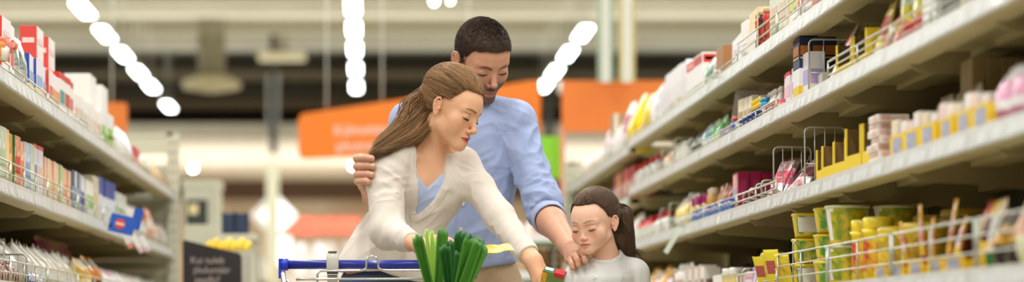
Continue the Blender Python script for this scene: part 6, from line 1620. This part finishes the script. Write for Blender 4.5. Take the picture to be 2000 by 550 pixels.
    for px, lv, h, dp, lb in ((1293, 4, .095, .08, 'wire divider between red-capped bottles and white bags'), (1318, 4, .11, .08, 'wire divider before the white spice jars'), (1346, 4, .075, .05, 'low wire divider before the black pouches'),
                              (1290, 3, .105, .09, 'wire divider among the red-capped squeeze bottles'), (1308, 3, .115, .09, 'wire divider before the white and yellow bags'), (1346, 3, .12, .07, 'wire divider before the magenta-capped jars'), (1580, 4, .150, .12, 'wire divider before the navy cartons, second right shelf')):
        wire_divider(1, px, lv, h, dp, label=lb, n=3)
    # shelf talkers: white strips clipped to the rails
    for k, (xa, ya, xb, yb, d, lab) in enumerate(((1332, 440, 1300, 493, 9.1, 'long pale green-white price strip hanging from the third right shelf'), (1396, 150, 1380, 178, 8.2, 'short white price strip hanging from the top right shelf'))):
        a = P(xa, ya, d); b = P(xb, yb, d); r = empty('hanging_strip', tuple(a), label=lab, cat='sign'); v = Vector(b-a); n_ = Vector((v.z, 0, -v.x)).normalized()*(.009 if k == 0 else .006); q = Vector((0, .0015, 0))
        MB().add([-n_, n_, n_+v, -n_+v, -n_+q, n_+q, n_+v+q, -n_+v+q], [(0,1,2,3), (7,6,5,4), (0,4,5,1), (1,5,6,2), (2,6,7,3), (3,7,4,0)], pm('#eaf3e4', 'gloss')).build('strip', r)
        MB().box((-.012, -.003, -.004), (.012, .004, .010), RAIL).build('clip', r)
# ================================================================ trolley and what is held
def leaf_blade(mb, base, tip, w, fold, mats, bend=(0, 0, 0), n=12, twist=0.0):
    """folded leek leaf: V-shaped strip widening then rounding off"""
    base = Vector(base); tip = Vector(tip); ax = (tip-base); L = ax.length; ax.normalize(); side = ax.cross(Vector((0, -1, 0))).normalized(); nrm = side.cross(ax)
    V = []; 
    for i in range(n+1):
        t = i/n; c = base.lerp(tip, t)+Vector(bend)*math.sin(t*PI/2)**2; ww = w*(.55+.60*t)*(1 if t < .93 else (1-(t-.93)/.07*.16))
        for j in range(9):
            u = (j-4)/4; a = twist*t
            off = side*(ww/2*u)+nrm*(fold*w*(abs(u)**1.2-.4)+.0012*math.cos(j*3.1))
            V.append(tuple(c+off+ax*(.004*math.sin(5*u+w*300) if i == n else 0)))
    F = [(i*9+j, i*9+j+1, (i+1)*9+j+1, (i+1)*9+j) for i in range(n) for j in range(8)]
    k = len(mb.v); mb.v += V
    for f in F: mb.f.append(tuple(q+k for q in f)); mb.m.append(mb.slot(mats)); mb.sm.append(True)

def solid(o, t=.0014):
    md = o.modifiers.new('thickness', 'SOLIDIFY'); md.thickness = t; md.offset = 0; return o

def leek_mat(name, c1, c2):
    m = nmat(name, hexc(c1), .38, spec=.45); nt = m.node_tree
    tc = nt.nodes.new('ShaderNodeTexCoord'); mp = nt.nodes.new('ShaderNodeMapping'); mp.inputs['Scale'].default_value = (420, 420, 6)
    nz = nt.nodes.new('ShaderNodeTexNoise'); nz.inputs['Scale'].default_value = 1.0; mx = nt.nodes.new('ShaderNodeMix'); mx.data_type = 'RGBA'
    mx.inputs['A'].default_value = (*hexc(c1), 1); mx.inputs['B'].default_value = (*hexc(c2), 1)
    nt.links.new(tc.outputs['Object'], mp.inputs['Vector']); nt.links.new(mp.outputs['Vector'], nz.inputs['Vector']); nt.links.new(nz.outputs['Fac'], mx.inputs['Factor']); nt.links.new(mx.outputs['Result'], nt.nodes['Principled BSDF'].inputs['Base Color'])
    return m

def build_trolley():
    hy = 6.72; hz = P(0, 516, hy)[2]; x0 = P(560, 0, hy)[0]; x1 = P(915, 0, hy)[0]
    r = empty('shopping_trolley', ((x0+x1)/2, hy, 0), label='wire shopping trolley with a blue handle bar standing before the woman', cat='trolley')
    cx = (x0+x1)/2; blue = nmat('handle_blue', hexc('#25308f'), .22); bl2 = nmat('handle_cap_blue', hexc('#1f35c4'), .3); zn = nmat('trolley_chrome', hexc('#c9cbc6'), .22, metal=.75)
    hw = (x1-x0)/2
    MB().tube([(-hw, 0, hz), (hw, 0, hz)], .0125, blue, n=20).build('handle', r)
    for s in (-1, 1):
        MB().tube([(s*hw-s*.004, 0, hz), (s*(hw+.022)-s*.004, 0, hz)], .0165, bl2, n=18).box((s*(hw+.018)-.004, -.013, hz-.038), (s*(hw+.018)+.004, .013, hz+.016), bl2).build('end_cap', r)
    c = P(649.5, 0, hy)[0]-cx; pl = nmat('coin_lock_grey', hexc('#c9c8bd'), .35)
    mb = MB(); prof = []
    V = []; n = 16; w = .0165
    ring = [(-.017, -.022), (-.020, -.010), (-.020, .016), (-.015, .030), (-.005, .0345), (.008, .0345), (.018, .028), (.020, .010), (.020, -.012), (.015, -.022)]
    for xx, sc in ((-w, .88), (-w*.8, 1), (w*.8, 1), (w, .88)):
        for (y, z) in ring: V.append((c+xx, y*sc, hz+z*sc))
    k = len(ring); F = [(i*k+j, i*k+(j+1) % k, (i+1)*k+(j+1) % k, (i+1)*k+j) for i in range(3) for j in range(k)]+[tuple(range(k))[::-1], tuple(3*k+j for j in range(k))]
    mb.add(V, F, pl, smooth=True); lk = mb.build('coin_lock', r)
    MB().box((c-.012, -.016, hz+.0325), (c+.012, .010, hz+.0362), nmat('lock_dark', hexc('#6f6660'), .4)).build('lock_top', lk)
    MB().box((c-.015, -.021, hz-.026), (c+.015, .014, hz-.021), nmat('lock_near_black', hexc('#2a2626'), .5)).build('lock_base', lk)  # thin near-black strip under the lock body
    MB().box((c-.014, -.010, hz-.052), (c+.014, .008, hz-.028), nmat('lock_box', hexc('#a8a698'), .5)).build('lock_box', lk)
    # side arms
    for s in (-1, 1):
        MB().tube([(s*(hw+.012), 0, hz-.008), (s*(hw+.010), -.01, hz-.03), (s*(hw-.004), -.06, hz-.10), (s*(hw-.012), -.10, hz-.22), (s*(hw-.02), -.12, .40), (s*(hw-.02), -.16, .20)], .0075, zn, n=10).build('side_arm', r)
    # child-seat gate wire with its hump, just in front of the handle
    gy = -.045; G = FPX/(hy+gy)
    def g(px, py): p = P(px, py, hy+gy); return (p[0]-cx, gy, p[2])
    top = [g(620, 552), g(620, 536), g(622, 531), g(628, 528.5), g(700, 527.5), g(710, 527), g(715, 523), g(716, 510), g(718, 503), g(724, 500), g(731, 500), g(737, 504), g(738, 512), g(739, 522), g(744, 526), g(760, 527), g(860, 527), g(905, 527)]
    MB().tube(top, .0030, zn, n=8).build('gate_wire', r)
    MB().tube([g(578, 545), g(620, 544.5), g(905, 543.5)], .0036, zn, n=8).build('gate_rail', r)
    MB().tube([(-hw+.0, gy, g(0, 545)[2]-.0), (-hw+.02, gy, g(0, 545)[2]-.02), (-hw+.02, gy, .62)], .0036, zn, n=8).build('gate_side', r)
    for k in range(14):
        x = -hw+.03+k*(2*hw-.06)/13; MB().tube([(x, gy, g(0, 560)[2]), (x, gy-.015, .62)], .0022, zn, n=6).build('gate_bar', r)
    # basket toward the camera
    z0, z1 = .52, g(0, 562)[2]; yb = -.85
    def rect(z, f): w_ = hw*(1-.04)*(.86+.14*f); e = yb*(.88+.12*f); return [(-w_, gy, z), (w_, gy, z), (w_*.92, e, z), (-w_*.92, e, z)]
    for k in range(6):
        f = k/5; z = z0+(z1-z0-.02)*f; MB().tube(rect(z, f), .0040 if k in (0, 5) else .0024, zn, n=6, closed=True).build('basket_hoop', r)
    for sgn in (-1, 1):
        for k in range(16):
            t = k/15; w0 = hw*.96; a = (sgn*w0*.86*(1-.08*t), gy+(yb*.88-gy)*t, z0); b = (sgn*w0*(1-.08*t), gy+(yb-gy)*t, z1-.02); MB().tube([a, b], .0022, zn, n=5).build('basket_bar', r)
    for k in range(12):
        u = -1+2*k/11; w0 = hw*.96*.92; MB().tube([(u*w0*.86, yb*.88, z0), (u*w0, yb, z1-.02)], .0022, zn, n=5).build('basket_bar', r)
        MB().tube([(u*w0*.86, gy, z0), (u*w0*.84, yb*.88, z0)], .0022, zn, n=5).build('basket_bar', r)
    for sgn in (-1, 1):
        MB().tube([(sgn*(hw-.02), -.14, .22), (sgn*(hw-.05), -.5, .20), (sgn*(hw-.10), -.86, .16)], .010, zn, n=8).build('chassis_tube', r)
        for yy in (-.14, -.84):
            xx = sgn*(hw-.02 if yy > -.5 else hw-.10)
            w_ = MB(); w_.lathe([(.012, -.014), (.060, -.012), (.0625, 0), (.060, .012), (.012, .014)], nmat('wheel_rubber', hexc('#3a3a3c'), .6), n=20, M=Matrix.Translation((xx, yy, .0625)) @ Matrix.Rotation(PI/2, 4, 'Y')); wo = w_.build('wheel', r)
            MB().box((xx-.018, yy-.012, .06), (xx-.014, yy+.012, .20), zn).box((xx+.014, yy-.012, .06), (xx+.018, yy+.012, .20), zn).box((xx-.018, yy-.012, .18), (xx+.018, yy+.012, .205), zn).build('wheel_fork', r)
    MB().tube([(-hw+.06, -.30, .205), (hw-.06, -.30, .205)], .008, zn, n=8).build('chassis_tube', r)
    # leeks standing in the basket
    g1 = leek_mat('leek_green', '#35701f', '#5c9637'); g2 = leek_mat('leek_dark', '#1d4f1f', '#37752c'); g3 = leek_mat('leek_light', '#8cc63a', '#b9dc5a'); wh = leek_mat('leek_white', '#e6eccb', '#cfdc9a')
    def Q(px, py, d): return tuple(P(px, py, d))
    bz = .53
    def leek(base_px, d, tilt, blades, label, crown):
        cxy = P(*crown, d); root = empty('leek', (P(base_px, 0, d)[0]+tilt, d, bz), label=label, cat='leek', group='leeks in the trolley'); o = np.array(root.location)
        c = cxy-o
        mb = MB(); mb.tube([(0, 0, 0), tuple(c*.5+np.array((0, 0, 0))), tuple(c)], [.019, .018, .020], wh, n=14); mb.build('shank', root)
        mb = MB(); mb.tube([tuple(c*.96), tuple(c*1.06)], [.0205, .022], g3, n=14); mb.build('sheath', root)
        for (px, py, dd, w, m, fold, bend) in blades:
            b = MB(); leaf_blade(b, c*.93+np.array((0, (dd-d)*.2, 0)), np.array(P(px, py, dd))-o, w, fold, m, bend); solid(b.build('leaf', root), .0022)
        return root
    leek(862, 6.46, -.02, [(817, 460, 6.42, .026, g1, .95, (-.004, -.004, 0)), (862, 446, 6.45, .026, g1, .55, (.004, 0, 0)), (832, 449, 6.47, .008, g3, .3, (0, 0, 0)), (843, 452, 6.49, .008, g3, .3, (0, 0, 0)), (852, 468, 6.50, .016, g3, .2, (0, 0, 0))],
         'leek with pale shoots, leaves reaching up at the trolley\'s left', (852, 592))
    leek(882, 6.44, .0, [(871, 480, 6.40, .027, g2, .95, (-.004, -.006, 0)), (899, 452, 6.43, .030, g2, .60, (.002, -.004, 0)), (906, 454, 6.45, .022, g1, .5, (0, 0, 0)), (886, 470, 6.46, .034, g2, .25, (0, 0, 0))],
         'dark green leek with upright curled leaves, middle of the three', (884, 600))
    leek(870, 6.40, .02, [(922, 470, 6.37, .046, g1, .42, (.004, -.006, .004)), (934, 480, 6.36, .040, g1, .45, (.008, -.004, .003)), (928, 466, 6.41, .044, g2, .35, (.004, 0, .006)), (905, 492, 6.40, .046, g2, .20, (.002, 0, 0))],
         'leek whose broad leaves fan out to the right', (888, 585))
    # curled leaf tips: small rolls at the blade ends
    # orange-cream pieces glimpsed low in the basket
    for k, (px, c_) in enumerate(((592, '#e9c9a0'), (672, '#e98a3a'))):
        p = P(px, 552, 6.5); t = empty('bread_roll', (p[0], 6.5, .80), label=['pale bread roll in the trolley basket behind the left wires', 'orange-brown loaf in the trolley basket below the coin lock'][k], cat='bread')
        M = Matrix.Scale(1.5, 4, (1, 0, 0)); MB().lathe([(.004, 0), (.030, .006), (.042, .03), (.040, p[2]-.86), (.024, p[2]-.815), (.004, p[2]-.805)], nmat('crust_'+c_[1:], hexc(c_), .6, noise=(30, hexc('#c98a4a'), .5)), n=18, M=Matrix.Scale(1.4, 4, (1, 0, 0))).build('roll_body', t)
        MB().box((-.07, -.05, -.27), (.07, .05, .0), pm('#d9c8a8')).build('paper_bag', t)

def build_held():
    # yellow packet in the woman's right hand, seen nearly edge-on
    a = P(903, 494, 6.655); b = P(1000, 481, 6.70)
    r = empty('yellow_packet', tuple((a+b)/2), label='flat yellow food packet in the woman\'s right hand', cat='packet')
    mb = MB(); V = []; L = np.linalg.norm(b-a); K = 14; W = 9
    ax = (b-a)/L; up = np.array((-.10, .93, .20)); up /= np.linalg.norm(up); nn = np.cross(ax, up)
    for s in (1, -1):
        for i in range(K+1):
            for j in range(W+1):
                u = i/K; v = j/W; th = .009*math.sin(PI*u)**.5*math.sin(PI*v)**.5*s
                V.append(tuple(ax*L*(u-.5)+up*.10*(v-.5)+nn*(th+.002*math.sin(17*u+5*v))))
    F = []; n1 = (K+1)*(W+1); ms = []
    y = pm('#f0c81e', 'film', '#e6a818', 60); wv = pm('#efdf9a', 'film', '#d8b45a', 120); rd = pm('#d8342a', 'film')
    for i in range(K):
        for j in range(W):
            q = i*(W+1)+j; F.append((q, q+1, q+W+2, q+W+1)); ms.append(y if (3 < i < 9 and j > 2) else wv)
            q += n1; F.append((q, q+W+1, q+W+2, q+1)); ms.append(rd if (i in (5, 6, 10) and j in (3, 4)) else (y if j > 6 else wv))
    mb.v = V
    for f, m in zip(F, ms): mb.f.append(f); mb.m.append(mb.slot(m)); mb.sm.append(True)
    mb.build('packet_body', r)
    # green and red box in the woman's left hand
    c = P(1084, 528, 6.735)
    r = empty('green_box', tuple(c), label='dark green food box with red and white top in the woman\'s left hand', cat='box'); r.rotation_euler = (math.radians(20), math.radians(15), math.radians(-10))
    w, d, h = .062, .035, .082
    gm = nmat('box_green', hexc('#5f7a34'), .4, noise=(40, hexc('#6f8a3c'), .8)); gd = pm('#12562f', 'gloss'); ye = pm('#e9a81a', 'gloss', '#c98a1a', 120)
    mb = MB(); cham_box(mb, -w/2, w/2, -d/2, d/2, -h, 0, gd, mats={'-y': gm, '-x': ye}); mb.build('carton_body', r)
    MB().box((-w/2+.004, -d/2+.008, .0002), (-.004, d/2-.006, .0010), pm('#f3f3ef')).build('white_top_label', r)
    MB().box((.001, -d/2-.0006, .0002), (w/2-.002, d/2-.001, .0010), pm('#e02c34', 'gloss')).box((.001, -d/2-.0008, -.012), (w/2-.002, -d/2-.0002, .0008), pm('#b81c28', 'gloss')).build('red_label', r)
    MB().box((-w/2+.001, -d/2-.0008, -.05), (-w/2+.014, -d/2-.0002, -.006), ye).build('yellow_picture', r)
    MB().box((-.012, -d/2-.0008, -.040), (w/2-.012, -d/2-.0002, -.038), pm('#c9d090')).box((-.012, -d/2-.0008, -.032), (w/2-.012, -d/2-.0002, -.030), pm('#c9d090')).build('print_lines', r)
# ================================================================ camera, lights, assembly
def camera():
    cd = bpy.data.cameras.new('camera'); c = bpy.data.objects.new('camera', cd); COL.objects.link(c)
    c.location = (0, 0, CZ); c.rotation_euler = (PI/2, 0, 0)
    cd.sensor_width = 36; cd.lens = 36*FPX/2000; cd.shift_x = (1000-VX)/2000; cd.shift_y = (VY-275)/2000
    cd.clip_end = 200; cd.dof.use_dof = True; cd.dof.focus_distance = 6.98; cd.dof.aperture_fstop = 2.0
    bpy.context.scene.camera = c
    vs = bpy.context.scene.view_settings
    vs.view_transform = 'Standard'; vs.look = 'None'; vs.gamma = 1; vs.use_curve_mapping = False; vs.exposure = 0.15

def area_light(x, y, z, sx, sy, e, col=(1, .985, .945), rot=(0, 0, 0)):  # one rectangular area light, for lamp rows and added fills alike
    l = bpy.data.lights.new('lamp_row_or_fill_light', 'AREA'); l.shape = 'RECTANGLE'; l.size = sx; l.size_y = sy; l.energy = e; l.color = col
    o = bpy.data.objects.new('lamp_row_or_fill_light', l); COL.objects.link(o); o.location = (x, y, z); o.rotation_euler = rot; return o

def lights():
    w = bpy.data.worlds.new('store_ambience'); bpy.context.scene.world = w; w.use_nodes = True
    b = w.node_tree.nodes['Background']; b.inputs['Color'].default_value = (1.0, .98, .94, 1); b.inputs['Strength'].default_value = .46
    # lamp rows running along the aisle, above the near shelves
    for X in (-3.7, -.1, 3.3):
        area_light(X, 6, 5.0, .25, 14, 300)
        area_light(X, 24, 5.0, .25, 16, 400)
    area_light(0, 50.5, 3.4, 20, 8, 650, (1, .95, .90))  # added fill without a fixture, brightens the far wall and floor
    area_light(0, 49, 3.2, 20, 6, 420, (1, .97, .93), rot=(PI, 0, 0))  # added uplight without a fixture, brightens the lowered ceiling
    area_light(0, 40, 5.6, 20, 12, 620, rot=(PI, 0, 0))  # added uplight without a fixture, brightens roof and beams

build_hall(); build_shelving(); stock_shelves(); build_far_store()
build_trolley(); build_held()
build_man(); build_woman(); build_girl(); settle_buttons()
lights(); camera()
